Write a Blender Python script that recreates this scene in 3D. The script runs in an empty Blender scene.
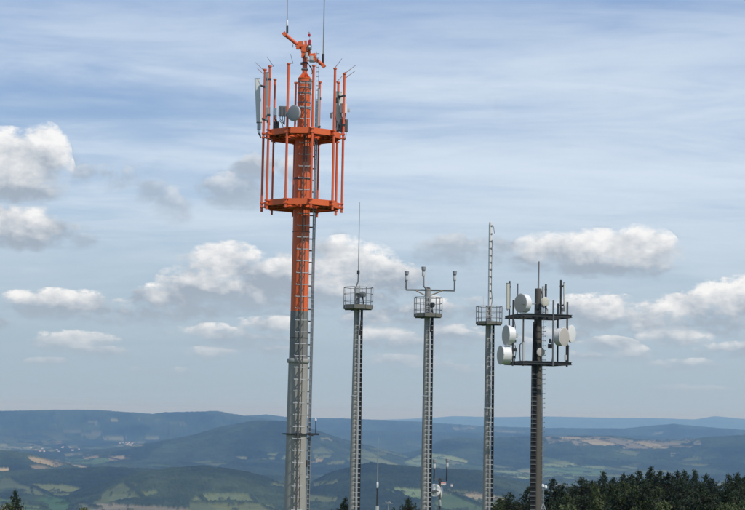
import bpy, math, random
import numpy as np
from mathutils import Vector, Matrix

random.seed(7)
rad = math.radians
SC = bpy.context.scene
COL = SC.collection

# ------------------------------------------------------------------ camera
CAM_Z = 24.0
W, H, F = 745.0, 510.0, 1700.0            # photograph pixels, focal length in pixels
PITCH, ROLL = math.atan(159.0 / F), 0.0185
_R0 = Vector((1, 0, 0)); _U0 = Vector((0, -math.sin(PITCH), math.cos(PITCH)))
CF = Vector((0, math.cos(PITCH), math.sin(PITCH)))
CR = _R0 * math.cos(ROLL) + _U0 * math.sin(ROLL)
CU = _U0 * math.cos(ROLL) - _R0 * math.sin(ROLL)
CP = Vector((0, 0, CAM_Z))
cd = bpy.data.cameras.new('camera'); cam = bpy.data.objects.new('camera', cd); COL.objects.link(cam)
cd.sensor_fit = 'HORIZONTAL'; cd.sensor_width = 36.0; cd.lens = 36.0 * F / W
cd.clip_start = 0.5; cd.clip_end = 200000
cam.matrix_world = Matrix(((CR.x, CU.x, -CF.x, CP.x), (CR.y, CU.y, -CF.y, CP.y), (CR.z, CU.z, -CF.z, CP.z), (0, 0, 0, 1)))
SC.camera = cam

def ray(px, py):
    return (CF + CR * ((px - W / 2) / F) - CU * ((py - H / 2) / F))
def P(px, py, d):
    r = ray(px, py); return CP + r * (d / r.y)
def proj(p):
    q = Vector(p) - CP; z = q.dot(CF)
    return W / 2 + F * q.dot(CR) / z, H / 2 - F * q.dot(CU) / z
def azel(px, py):
    r = ray(px, py); return math.degrees(math.atan2(r.x, r.y)), math.degrees(math.atan2(r.z, math.hypot(r.x, r.y)))

# ------------------------------------------------------------------ sun and exposure
SUN_AZ, SUN_EL = 139.0, 50.0     # azimuth from +Y clockwise: behind the camera, to the right
sd = Vector((math.sin(rad(SUN_AZ)) * math.cos(rad(SUN_EL)), math.cos(rad(SUN_AZ)) * math.cos(rad(SUN_EL)), math.sin(rad(SUN_EL))))
sl = bpy.data.lights.new('sun', 'SUN'); sun = bpy.data.objects.new('sun', sl); COL.objects.link(sun)
sl.energy = 3.0; sl.angle = rad(0.5); sl.color = (1.0, 0.95, 0.88)
sun.rotation_euler = (-sd).to_track_quat('-Z', 'Y').to_euler()
SC.view_settings.view_transform = 'Standard'; SC.view_settings.look = 'None'
SC.view_settings.exposure = 0.0; SC.view_settings.gamma = 1.0

# ------------------------------------------------------------------ world: sky, veil, cumulus
class NB:
    def __init__(s, tree): s.t = tree; s.N = tree.nodes; s.L = tree.links
    def put(s, sock, v):
        if isinstance(v, bpy.types.NodeSocket): s.L.new(v, sock)
        else: sock.default_value = v
    def m(s, op, a, b=None, c=None, clamp=False):
        n = s.N.new('ShaderNodeMath'); n.operation = op; n.use_clamp = clamp
        s.put(n.inputs[0], a)
        if b is not None: s.put(n.inputs[1], b)
        if c is not None: s.put(n.inputs[2], c)
        return n.outputs[0]
    def ramp(s, x, a, b, lo=0.0, hi=1.0, smooth=True):
        n = s.N.new('ShaderNodeMapRange'); n.interpolation_type = 'SMOOTHSTEP' if smooth else 'LINEAR'; n.clamp = True
        s.put(n.inputs[0], x); s.put(n.inputs[1], a); s.put(n.inputs[2], b); s.put(n.inputs[3], lo); s.put(n.inputs[4], hi)
        return n.outputs[0]
    def xyz(s, x, y, z):
        n = s.N.new('ShaderNodeCombineXYZ'); s.put(n.inputs[0], x); s.put(n.inputs[1], y); s.put(n.inputs[2], z); return n.outputs[0]
    def noise(s, vec, scale, detail=5.0, rough=0.55, dist=0.0):
        n = s.N.new('ShaderNodeTexNoise'); n.noise_dimensions = '3D'
        s.L.new(vec, n.inputs['Vector']); n.inputs['Scale'].default_value = scale; n.inputs['Detail'].default_value = detail
        n.inputs['Roughness'].default_value = rough; n.inputs['Distortion'].default_value = dist
        return n.outputs['Fac']
    def mix(s, f, a, b, mode='MIX'):
        n = s.N.new('ShaderNodeMix'); n.data_type = 'RGBA'; n.blend_type = mode; n.clamp_factor = True
        s.put(n.inputs[0], f); s.put(n.inputs[6], a); s.put(n.inputs[7], b); return n.outputs[2]

def lin(r, g, b):
    f = lambda c: (c / 255 / 12.92) if c <= 10 else ((c / 255 + 0.055) / 1.055) ** 2.4
    return f(r), f(g), f(b)

BG = 0.10
world = bpy.data.worlds.new('World'); SC.world = world; world.use_nodes = True
wt = world.node_tree; wt.nodes.clear(); wb = NB(wt)
sky = wt.nodes.new('ShaderNodeTexSky'); sky.sky_type = 'NISHITA'; sky.sun_disc = False
sky.sun_elevation = rad(SUN_EL); sky.sun_rotation = rad(SUN_AZ)
sky.altitude = 900; sky.air_density = 1.0; sky.dust_density = 1.0; sky.ozone_density = 1.5
tc = wt.nodes.new('ShaderNodeTexCoord')
sp = wt.nodes.new('ShaderNodeSeparateXYZ'); wt.links.new(tc.outputs['Generated'], sp.inputs[0])
dx, dy_, dz = sp.outputs
U = wb.m('MULTIPLY', wb.m('ARCTAN2', dx, dy_), 57.29578)
V = wb.m('MULTIPLY', wb.m('ARCSINE', dz), 57.29578)
def rgbv(r, g, b, k=1.0): return tuple(c * k / BG for c in lin(r, g, b)) + (1.0,)
# thin high veil: soft streaks in a plane far overhead
den = wb.m('ADD', wb.m('MAXIMUM', dz, 0.0), 0.10)
pl = wb.xyz(wb.m('DIVIDE', dx, den), wb.m('DIVIDE', dy_, den), 0.0)
rot = wt.nodes.new('ShaderNodeMapping'); wt.links.new(pl, rot.inputs[0])
rot.inputs['Rotation'].default_value = (0, 0, rad(14)); rot.inputs['Scale'].default_value = (0.60, 1.25, 1)
rot.inputs['Location'].default_value = (0.3, 0.55, 0.0)
c1 = wb.noise(rot.outputs[0], 0.95, 6.0, 0.50, 1.1)
c2 = wb.noise(rot.outputs[0], 2.6, 5.0, 0.58, 1.6)
rot2 = wt.nodes.new('ShaderNodeMapping'); wt.links.new(pl, rot2.inputs[0])
rot2.inputs['Rotation'].default_value = (0, 0, rad(22)); rot2.inputs['Scale'].default_value = (0.6, 1.3, 1)
c3 = wb.noise(rot2.outputs[0], 2.4, 8.0, 0.60, 1.5)
c4 = wb.noise(pl, 6.5, 6.0, 0.62, 0.6)
cir = wb.m('ADD', wb.m('ADD', wb.m('MULTIPLY', c1, 0.66), wb.m('MULTIPLY', c2, 0.14)), wb.m('ADD', wb.m('MULTIPLY', c3, 0.38), wb.m('MULTIPLY', c4, 0.10)))
cir = wb.m('SUBTRACT', cir, 0.11)
side = wb.m('MULTIPLY', wb.ramp(U, -15.0, 8.0), 0.15)                       # the veil is thicker to the right
cirf = wb.m('MULTIPLY', wb.ramp(wb.m('ADD', cir, side), 0.40, 0.80), wb.ramp(V, 15.5, 10.5, 0.38, 1.0))
base = wb.mix(0.78, sky.outputs[0], wb.mix(wb.ramp(V, 4.0, 14.5), rgbv(180, 204, 228), rgbv(128, 162, 212)))
base = wb.mix(wb.m('MULTIPLY', cirf, 0.92), base, rgbv(214, 228, 243))
base = wb.mix(wb.ramp(V, 8.5, 0.5, 0.0, 0.92), base, rgbv(166, 185, 199))     # hazy band above the horizon
# cumulus: soft ellipses (azimuth, elevation, half width, half height in degrees; brightness), broken up by noise
CL = []
def cloud(px, py, hw, hh, bright=1.0, dens=1.0):
    a, e = azel(px, py); k = 57.3 / F
    CL.append((a, e, hw * k * 1.12, hh * k * 1.18, bright, dens * 1.05))
for c in [(10, 168, 52, 32, 1.0, 2.0), (42, 156, 24, 27, 1.0, 1.8), (14, 186, 48, 14, .55, 1.5), (-35, 165, 44, 34, 1.0, 1.6), (18, 228, 48, 19, .66, 1.3), (-25, 222, 40, 22, .7, 1.2), (20, 240, 40, 8, .2, .9),
          (82, 243, 14, 7, .05, .75), (105, 179, 28, 11, .10, .6), (172, 206, 14, 14, .05, .6), (150, 190, 14, 8, .08, .5), (238, 192, 30, 15, .15, .8), (254, 168, 18, 14, .25, .7), (300, 185, 20, 20, .12, .5),
          (228, 264, 44, 18, .92, 1.3), (270, 282, 70, 26, .45, 1.3), (345, 268, 46, 25, .98, 1.35), (388, 282, 30, 18, .55, 1.1), (200, 284, 36, 18, .5, 1.1), (255, 301, 100, 12, .08, 1.0), (350, 296, 60, 14, .15, 1.0), (320, 250, 26, 10, .7, .9),
          (62, 301, 56, 10, .85, 1.3), (75, 312, 66, 9, .22, 1.1), (30, 304, 28, 9, .6, 1.0), (125, 314, 40, 8, .4, 1.0), (160, 300, 28, 13, .72, 1.15), (190, 310, 26, 9, .45, .9), (150, 318, 50, 7, .12, .8), (-10, 322, 26, 8, .6, .9),
          (72, 339, 38, 7, 1.0, 1.15), (95, 352, 34, 5, .4, .8), (60, 350, 40, 5, .15, .7), (205, 331, 30, 7, .95, 1.05), (272, 325, 30, 9, .85, 1.0), (213, 352, 22, 6, .8, .95), (50, 362, 18, 4, .4, .6), (238, 340, 46, 8, .25, .75), (160, 372, 26, 4, .3, .5), (275, 352, 30, 6, .4, .7),
          (382, 338, 28, 12, .8, 1.05), (380, 318, 34, 10, .5, .9), (425, 312, 40, 13, .5, 1.0), (465, 250, 44, 14, .18, .8), (400, 362, 34, 8, .6, .9), (452, 336, 28, 11, .4, .85), (445, 370, 34, 7, .4, .7), (470, 310, 24, 10, .3, .7), (420, 345, 40, 8, .2, .7),
          (600, 252, 70, 18, 1.0, 1.35), (560, 250, 40, 15, .75, 1.2), (640, 250, 32, 20, .95, 1.35), (600, 268, 62, 9, .25, 1.1), (598, 310, 40, 14, .72, 1.15), (640, 318, 30, 9, .4, .9), (585, 322, 40, 8, .2, .8),
          (672, 312, 32, 14, .85, 1.2), (726, 304, 38, 20, 1.0, 1.35), (770, 300, 44, 24, .9, 1.3), (700, 322, 40, 10, .3, 1.0), (677, 336, 32, 9, 1.0, 1.15), (606, 345, 26, 7, .6, .9), (630, 355, 18, 9, .9, 1.0), (655, 326, 24, 7, .5, .8),
          (735, 350, 30, 6, .45, .75), (585, 358, 26, 6, .45, .7), (690, 392, 34, 5, .25, .5), (738, 326, 36, 10, .3, .95), (538, 262, 28, 9, .2, .8), (700, 366, 40, 5, .3, .5), (560, 334, 26, 6, .4, .7), (520, 345, 20, 6, .3, .6)]:
    cloud(*c)
warp = wb.xyz(U, wb.m('MULTIPLY', V, 1.35), 3.7)
nA = wb.noise(warp, 0.62, 5.0, 0.53, 0.1)
off = wb.xyz(wb.m('ADD', U, 0.20), wb.m('ADD', wb.m('MULTIPLY', V, 1.35), 0.42), 3.7)
nB = wb.noise(off, 0.62, 5.0, 0.53, 0.1)
# everywhere outside the view the same kind of cloud goes on, from noise alone
gen = wb.noise(wb.xyz(wb.m('MULTIPLY', dx, 4.2), wb.m('MULTIPLY', dy_, 4.2), wb.m('MULTIPLY', dz, 11.0)), 1.6, 2.0, 0.5)
out = wb.m('MULTIPLY', wb.ramp(wb.m('ABSOLUTE', U), 14.5, 19.0), wb.m('MULTIPLY', wb.ramp(V, 1.0, 4.0), wb.ramp(V, 26.0, 12.0)))
D = wb.m('SUBTRACT', wb.m('MULTIPLY', wb.m('MULTIPLY', wb.m('SUBTRACT', gen, 0.47), 8.0), out), wb.m('MULTIPLY', wb.m('SUBTRACT', 1.0, out), 2.0))
SW, SB = wb.m('MULTIPLY', wb.m('MAXIMUM', D, 0.0), 1.0), None
SB = wb.m('MULTIPLY', SW, 0.75)
SH = wb.m('MULTIPLY', SW, 0.1)
for (a, e, hw, hh, br, de) in CL:
    # each cloud leans on the sum so far (by a billionth), so the shader works them off one after another
    x = wb.m('MULTIPLY', wb.m('SUBTRACT', wb.m('MULTIPLY_ADD', SH, 1e-9, U), a), 1 / hw)
    y = wb.m('MULTIPLY', wb.m('SUBTRACT', wb.m('MULTIPLY_ADD', SH, 1e-9, V), e), 1 / hh)
    q = wb.m('MULTIPLY_ADD', x, x, wb.m('MULTIPLY', y, y))
    d = wb.m('MULTIPLY_ADD', q, -de, de)
    d = wb.m('MAXIMUM', d, -1.2)
    D = wb.m('MAXIMUM', D, d)
    w_ = wb.m('MAXIMUM', wb.m('ADD', d, 0.45), 0.0); w_ = wb.m('MULTIPLY', w_, w_)
    SW = wb.m('ADD', SW, w_); SB = wb.m('MULTIPLY_ADD', w_, br, SB); SH = wb.m('MULTIPLY_ADD', w_, y, SH)
SWs = wb.m('ADD', SW, 1e-4)
bri = wb.m('DIVIDE', SB, SWs); hgt = wb.m('DIVIDE', SH, SWs)
nBig = wb.noise(warp, 0.66, 8.0, 0.63, 0.25)
nFine = wb.noise(wb.xyz(U, wb.m('MULTIPLY', V, 2.0), 9.1), 1.55, 7.0, 0.62, 0.2)
nM = wb.m('ADD', wb.m('MULTIPLY', nBig, wb.ramp(V, 3.5, 8.0, 0.42, 1.0)), wb.m('MULTIPLY', nFine, wb.ramp(V, 3.5, 8.0, 0.58, 0.0)))
field = wb.m('ADD', D, wb.m('MULTIPLY', wb.m('SUBTRACT', nM, 0.468), wb.ramp(V, 3.0, 7.0, 8.5, 5.8)))
field = wb.m('MULTIPLY', field, wb.ramp(hgt, -0.3, 0.5, 0.75, 1.4))
mask = wb.m('MULTIPLY', wb.ramp(field, -0.30, 1.25), 0.96)
relief = wb.m('ADD', wb.m('MULTIPLY', wb.m('SUBTRACT', nA, nB), 2.1), wb.m('MULTIPLY', wb.m('SUBTRACT', nM, 0.5), 1.4))
lit = wb.m('ADD', wb.m('ADD', wb.m('MULTIPLY', hgt, 0.55), relief), wb.m('ADD', wb.m('MULTIPLY', bri, 0.78), -0.26))
lit = wb.ramp(lit, 0.0, 1.0, 0.0, 1.0, False)
ccol = wb.mix(lit, rgbv(164, 176, 190), rgbv(250, 250, 250))
low = wb.ramp(V, 4.0, 0.8, 0.0, 0.45)
ccol = wb.mix(low, ccol, rgbv(176, 190, 203))
mask = wb.m('MULTIPLY', mask, wb.ramp(V, 0.2, 4.0, 0.35, 1.0))
mask = wb.m('MULTIPLY', mask, wb.ramp(bri, 0.0, 0.4, 0.55, 1.0))
final = wb.mix(mask, base, ccol)
bgn = wt.nodes.new('ShaderNodeBackground'); bgn.inputs['Strength'].default_value = BG
wt.links.new(final, bgn.inputs['Color'])
wo = wt.nodes.new('ShaderNodeOutputWorld'); wt.links.new(bgn.outputs[0], wo.inputs['Surface'])
world.cycles.sampling_method = 'MANUAL'; world.cycles.sample_map_resolution = 1024

SC.cycles.use_denoising = True
SC.cycles.max_bounces = 6; SC.cycles.diffuse_bounces = 3; SC.cycles.glossy_bounces = 2; SC.cycles.volume_bounces = 0
SC.cycles.sample_clamp_indirect = 4.0

# ------------------------------------------------------------------ helpers
class MB:
    def __init__(s): s.v = []; s.f = []
    def add(s, vs, fs):
        o = len(s.v); s.v += [tuple(x) for x in vs]; s.f += [tuple(i + o for i in f) for f in fs]; return s
    def box(s, c, size, M=None):
        c = Vector(c); hx, hy, hz = size[0] / 2, size[1] / 2, size[2] / 2
        vs = [Vector((x, y, z)) for x in (-hx, hx) for y in (-hy, hy) for z in (-hz, hz)]
        if M is not None: vs = [M @ q for q in vs]
        return s.add([q + c for q in vs], [(0, 1, 3, 2), (4, 6, 7, 5), (0, 4, 5, 1), (2, 3, 7, 6), (0, 2, 6, 4), (1, 5, 7, 3)])
    def bar(s, p0, p1, w, h, up=(0, 0, 1)):
        p0, p1 = Vector(p0), Vector(p1); t = (p1 - p0); L = t.length; t.normalize()
        a = t.cross(Vector(up))
        if a.length < 1e-4: a = t.cross(Vector((0, 1, 0)))
        a.normalize(); b = a.cross(t)
        M = Matrix((a, t, b)).transposed()
        return s.box((p0 + p1) / 2, (w, L, h), M)
    def tube(s, pts, r, n=8, caps=True):
        pts = [Vector(p) for p in pts]; m = len(pts)
        rs = r if isinstance(r, (list, tuple)) else [r] * m
        vs = []; fs = []; ref = None
        for i, p in enumerate(pts):
            t = (pts[min(i + 1, m - 1)] - pts[max(i - 1, 0)]).normalized()
            if ref is None:
                ref = t.cross(Vector((0, 0, 1)))
                if ref.length < 1e-3: ref = Vector((1, 0, 0))
            ref = (ref - t * ref.dot(t)).normalized(); b = t.cross(ref)
            for k in range(n):
                an = 2 * math.pi * k / n
                vs.append(p + (ref * math.cos(an) + b * math.sin(an)) * rs[i])
        for i in range(m - 1):
            for k in range(n):
                k2 = (k + 1) % n; fs.append((i * n + k, i * n + k2, (i + 1) * n + k2, (i + 1) * n + k))
        if caps: fs += [tuple(range(n - 1, -1, -1)), tuple((m - 1) * n + k for k in range(n))]
        return s.add(vs, fs)
    def lathe(s, prof, n=32, M=None, off=(0, 0, 0), cap=True):
        vs = []; fs = []; off = Vector(off)
        for (r, z) in prof:
            for k in range(n):
                a = 2 * math.pi * k / n; q = Vector((r * math.cos(a), r * math.sin(a), z))
                vs.append((M @ q if M is not None else q) + off)
        for i in range(len(prof) - 1):
            for k in range(n):
                k2 = (k + 1) % n; fs.append((i * n + k, i * n + k2, (i + 1) * n + k2, (i + 1) * n + k))
        if cap: fs += [tuple(range(n - 1, -1, -1)), tuple((len(prof) - 1) * n + k for k in range(n))]
        return s.add(vs, fs)
    def prism(s, poly, z0, z1, M=None, off=(0, 0, 0)):
        n = len(poly); off = Vector(off)
        vs = [Vector((x, y, z0)) for x, y in poly] + [Vector((x, y, z1)) for x, y in poly]
        vs = [(M @ q if M is not None else q) + off for q in vs]
        return s.add(vs, [tuple(range(n - 1, -1, -1)), tuple(range(n, 2 * n))] + [(k, (k + 1) % n, n + (k + 1) % n, n + k) for k in range(n)])
    def mesh(s, name, mat, smooth=True):
        me = bpy.data.meshes.new(name); me.from_pydata(s.v, [], s.f); me.validate()
        me.materials.append(mat)
        if smooth:
            me.polygons.foreach_set('use_smooth', [True] * len(me.polygons)); me.set_sharp_from_angle(angle=rad(38))
        me.update(); return me
    def build(s, name, mat, parent=None, smooth=True):
        return link(name, s.mesh(name, mat, smooth), parent)
def link(name, data, parent=None, loc=None):
    o = bpy.data.objects.new(name, data); COL.objects.link(o)
    if parent is not None: o.parent = parent
    if loc is not None: o.location = loc
    return o
def thing(name, label, cat, loc, group=None):
    o = link(name, None); o.location = loc; o.empty_display_size = 0.2
    o['label'] = label; o['category'] = cat
    if group: o['group'] = group
    return o
def Rz(a): return Matrix.Rotation(a, 3, 'Z')
def face_dir(yaw, tilt=0.0):
    """matrix whose local +Z looks toward the camera side (-Y), turned by yaw to the right (+X)"""
    n = Vector((math.sin(rad(yaw)) * math.cos(rad(tilt)), -math.cos(rad(yaw)) * math.cos(rad(tilt)), math.sin(rad(tilt))))
    x = Vector((0, 0, 1)).cross(n).normalized(); y = n.cross(x)
    return Matrix((x, y, n)).transposed()

_mats = {}
def mat(name, col, rough=0.55, metal=0.0, var=0.18, scale=6.0, streak=0.0, dirt=None, spec=0.5):
    if name in _mats: return _mats[name]
    m = bpy.data.materials.new(name); m.use_nodes = True; t = m.node_tree; b = NB(t)
    bs = t.nodes['Principled BSDF']
    tcn = t.nodes.new('ShaderNodeTexCoord'); mp = t.nodes.new('ShaderNodeMapping'); t.links.new(tcn.outputs['Object'], mp.inputs[0])
    mp.inputs['Scale'].default_value = (1, 1, 0.18 if streak else 1)
    n1 = b.noise(mp.outputs[0], scale, 6.0, 0.6, 0.2)
    n2 = b.noise(tcn.outputs['Object'], scale * 7, 3.0, 0.6)
    f = b.m('ADD', b.m('MULTIPLY', n1, 0.75), b.m('MULTIPLY', n2, 0.25))
    k = b.ramp(f, 0.25, 0.75, 1 - var, 1 + var, False)
    c = b.mix(1.0, tuple(col) + (1,), k, 'MULTIPLY')
    if dirt:
        c = b.mix(b.ramp(n1, 0.50, 0.74, 0.0, streak or 0.5), c, tuple(dirt) + (1,))
    t.links.new(c, bs.inputs['Base Color'])
    t.links.new(b.ramp(f, 0.3, 0.7, max(0, rough - 0.12), min(1, rough + 0.12)), bs.inputs['Roughness'])
    bs.inputs['Metallic'].default_value = metal
    bs.inputs['Specular IOR Level'].default_value = spec
    bp = t.nodes.new('ShaderNodeBump'); bp.inputs['Strength'].default_value = 0.15; bp.inputs['Distance'].default_value = 0.01
    t.links.new(n2, bp.inputs['Height']); t.links.new(bp.outputs[0], bs.inputs['Normal'])
    _mats[name] = m; return m
ORANGE = mat('orange_paint', (0.76, 0.140, 0.036), 0.48, 0, 0.20, 1.6, 0.45, (0.50, 0.10, 0.04))
ORANGE_T = mat('orange_tube_paint', (0.74, 0.130, 0.046), 0.42, 0, 0.12, 3.0, 0.25, (0.52, 0.10, 0.05))
CONCRETE = mat('concrete', (0.345, 0.332, 0.295), 0.85, 0, 0.16, 1.5, 0.6, (0.235, 0.225, 0.20))
GREYP = mat('grey_paint', (0.20, 0.20, 0.185), 0.6, 0, 0.15, 1.8, 0.35, (0.13, 0.13, 0.125))
COLLAR = mat('pale_concrete', (0.38, 0.37, 0.34), 0.85, 0, 0.12, 4.0)
GALV = mat('galvanised_steel', (0.36, 0.37, 0.38), 0.45, 0.35, 0.18, 5.0, 0.2, (0.26, 0.26, 0.26))
GALVD = mat('weathered_steel', (0.20, 0.205, 0.205), 0.55, 0.3, 0.2, 4.0, 0.3, (0.13, 0.125, 0.115))
RUNGM = mat('bright_rung_steel', (0.50, 0.50, 0.49), 0.4, 0.3, 0.12, 8.0)
DARK = mat('dark_steel', (0.045, 0.047, 0.050), 0.5, 0.2, 0.25, 5.0)
BLACK = mat('black_cable', (0.018, 0.019, 0.021), 0.6, 0, 0.25, 9.0)
BROWN = mat('brown_grey_steel', (0.105, 0.092, 0.074), 0.6, 0.1, 0.2, 2.0, 0.5, (0.07, 0.062, 0.05))
WHITE = mat('white_paint', (0.78, 0.77, 0.74), 0.42, 0, 0.06, 5.0, 0.15, (0.60, 0.58, 0.53))
RADOME = mat('grey_radome', (0.58, 0.51, 0.43), 0.6, 0, 0.08, 3.0, 0.25, (0.40, 0.385, 0.355))
TAN = mat('tan_radome', (0.50, 0.455, 0.41), 0.65, 0, 0.08, 3.0, 0.25, (0.42, 0.375, 0.33))
CREAM = mat('cream_plastic', (0.62, 0.60, 0.50), 0.5, 0, 0.08, 4.0, 0.2, (0.5, 0.47, 0.38))
LGREY = mat('light_grey_plastic', (0.48, 0.49, 0.48), 0.5, 0, 0.1, 4.0, 0.2, (0.38, 0.38, 0.36))
MGREY = mat('mid_grey_case', (0.17, 0.175, 0.18), 0.5, 0.1, 0.15, 6.0)
RED = mat('red_lamp_glass', (0.45, 0.02, 0.03), 0.25, 0, 0.15, 8.0)
PALEP = mat('pale_panel_plastic', (0.66, 0.67, 0.64), 0.5, 0, 0.08, 4.0, 0.2, (0.5, 0.5, 0.47))
FLOORP = mat('weathered_deck', (0.17, 0.165, 0.135), 0.8, 0, 0.25, 4.0, 0.5, (0.10, 0.095, 0.07))
GRATE = mat('dark_grating', (0.10, 0.05, 0.035), 0.7, 0.1, 0.25, 5.0)

# ------------------------------------------------------------------ terrain (numpy height field, one sheet out to the horizon)
def hash2(ix, iy, s):
    h = (ix.astype(np.int64) * 374761393 + iy.astype(np.int64) * 668265263 + s * 1442695041) & 0xFFFFFFFF
    h = ((h ^ (h >> 13)) * 1274126177) & 0xFFFFFFFF
    return ((h ^ (h >> 16)) & 0xFFFFFF) / float(0xFFFFFF)
def vnoise(x, y, s=0):
    ix = np.floor(x); iy = np.floor(y); fx = x - ix; fy = y - iy
    fx = fx * fx * fx * (fx * (fx * 6 - 15) + 10); fy = fy * fy * fy * (fy * (fy * 6 - 15) + 10)
    a = hash2(ix, iy, s); b = hash2(ix + 1, iy, s); c = hash2(ix, iy + 1, s); d = hash2(ix + 1, iy + 1, s)
    return (a + (b - a) * fx) * (1 - fy) + (c + (d - c) * fx) * fy
def fbm(x, y, octv=4, s=0):
    t = 0; amp = 1; tot = 0
    for k in range(octv):
        t = t + amp * vnoise(x, y, s + k * 17); tot += amp; amp *= 0.5; x = x * 2.03 + 11.3; y = y * 2.03 - 7.1
    return t / tot
def sst(x, a, b):
    t = np.clip((x - a) / (b - a), 0, 1); return t * t * (3 - 2 * t)
FLOOR = -405.0
AZF = 13.6
az = np.concatenate([np.linspace(-180, -AZF - 1.5, 56)[:-1], np.linspace(-AZF - 1.5, -AZF, 7)[:-1], np.linspace(-AZF, AZF, 800),
                     np.linspace(AZF, AZF + 1.5, 7)[1:], np.linspace(AZF + 1.5, 180, 56)[1:-1]])
rr = np.concatenate([[4, 20, 45, 80, 120, 160, 200, 235], np.linspace(260, 600, 14), np.linspace(640, 3000, 30), np.linspace(3080, 6200, 40)[:-1],
                     np.linspace(6200, 10000, 300)[:-1], np.linspace(10000, 15000, 190)[:-1], np.linspace(15000, 21000, 130)[:-1], np.geomspace(21000, 72000, 140)])
A, R = np.meshgrid(az, rr, indexing='xy')
X = R * np.sin(np.radians(A)); Y = R * np.cos(np.radians(A))
nz1 = fbm(X / 2600, Y / 2600, 5, 1); nz2 = fbm(X / 700, Y / 700, 4, 5)
fl = FLOOR + (nz1 - 0.5) * 110 + (nz2 - 0.5) * 30
LAYERS = [  # distance, front width, back width, silhouette as photo pixels (turned into azimuth and height)
    (9700, 1000, 900, [(-160, 468), (0, 473), (76, 469.5), (110, 468), (150, 470), (200, 473), (260, 478), (320, 488)]),
    (8000, 900, 900, [(60, 500), (95, 489), (120, 480), (150, 472), (176, 468.5), (201, 466.5), (234, 470.5), (258, 476), (285, 486), (310, 500), (330, 520)]),
    (8600, 1000, 900, [(270, 520), (300, 490), (330, 474), (370, 464), (395, 466.5), (421, 469), (480, 472), (497, 478), (523, 485), (540, 491), (570, 510), (590, 530)]),
    (11500, 1000, 1100, [(-160, 449), (0, 451), (25, 452.5), (38, 456), (61, 463), (80, 469), (110, 480)]),
    (15500, 1900, 1500, [(30, 470), (60, 460), (97, 451), (143, 445), (190, 436), (220, 427), (258, 420.6), (285, 421.5), (314, 430), (341, 439), (370, 446), (400, 454), (440, 470)]),
    (17000, 1900, 1700, [(340, 475), (380, 462), (415, 452), (431, 445), (444, 439.5), (459, 438), (482, 439), (523, 436.5), (545, 436), (612, 436), (636, 439), (652, 440), (687, 440), (706, 437), (745, 435), (900, 433)]),
    (24000, 2600, 2600, [(-160, 412), (0, 411), (60, 410), (100, 410), (140, 413), (152, 414), (165, 412.5), (200, 411.5), (217, 410.7), (228, 413), (246, 416), (280, 421), (320, 430)]),
    (29000, 2800, 2600, [(180, 425), (230, 417), (266, 414.5), (285, 417), (314, 418), (349, 418.5), (380, 420), (421, 422), (480, 426), (545, 428), (625, 428.4), (674, 424), (706, 427), (745, 430), (900, 428)]),
    (64000, 5000, 4000, [(-200, 420), (180, 420), (350, 421), (431, 418), (454, 416.2), (497, 417.2), (546, 416.4), (599, 417.6), (652, 418), (695, 419.5), (715, 416.2), (745, 419), (900, 419)]),
]
Z = fl.copy()
for li, (Dd, wf, wbk, sil) in enumerate(LAYERS):
    pa = [azel(px, py) for px, py in sil]
    a_ = np.array([p[0] for p in pa]); e_ = np.array([p[1] for p in pa])
    zc = CAM_Z + Dd * np.tan(np.radians(np.interp(A, a_, e_)))
    # behind the photographed sector the ridges go on at changing height
    far = sst(np.abs(A), 15.0, 30.0)
    zc = zc * (1 - far) + far * (FLOOR + (0.35 + 0.9 * fbm(A / 9.0 + li * 7, A * 0 + li, 3, 40 + li)) * (CAM_Z - 60 - FLOOR) * 0.85)
    zc = zc - 8 + (nz2 - 0.5) * 12 * (1 if Dd < 20000 else 0.8)
    off = (fbm(X / 3500, Y / 3500, 3, 60 + li) - 0.5) * wf * 0.9
    t = R - Dd + 0 * off
    sh = np.where(t < 0, np.exp(-(np.abs(t - off * sst(-t, 0, wf)) / wf) ** 2 * 1.2), np.exp(-(t / wbk) ** 2))
    edge = np.where((A < a_[0]) & (far < 0.5), 1.0, 1.0)
    if sil[-1][1] > 445: sh = sh * (1 - sst(A, a_[-1], a_[-1] + 1.5) * (1 - far))
    if sil[0][1] > 455 and sil[0][0] > -100: sh = sh * (1 - sst(-A, -a_[0], -a_[0] + 1.5) * (1 - far))
    spur = 0.80 + 0.40 * fbm(A * Dd / 57.3 / 900.0, R / 2600, 3, 90 + li)
    hh_ = np.maximum(zc - fl, 0) * np.where(t < 0, sh ** spur, sh)
    Z = np.maximum(Z, fl + hh_)
# our own hill: flat summit, then falling away on all sides
mine = np.where(R < 270, 0.0, -(R - 270) * 0.15) + (nz2 - 0.5) * 20 * sst(R, 300, 900)
Z = np.where(R < 2800, np.maximum(mine, FLOOR - 10) * (1 - sst(R, 2300, 2800)) + Z * sst(R, 2300, 2800), Z)
Z = np.where(R < 1200, np.minimum(Z, mine), Z)

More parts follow.
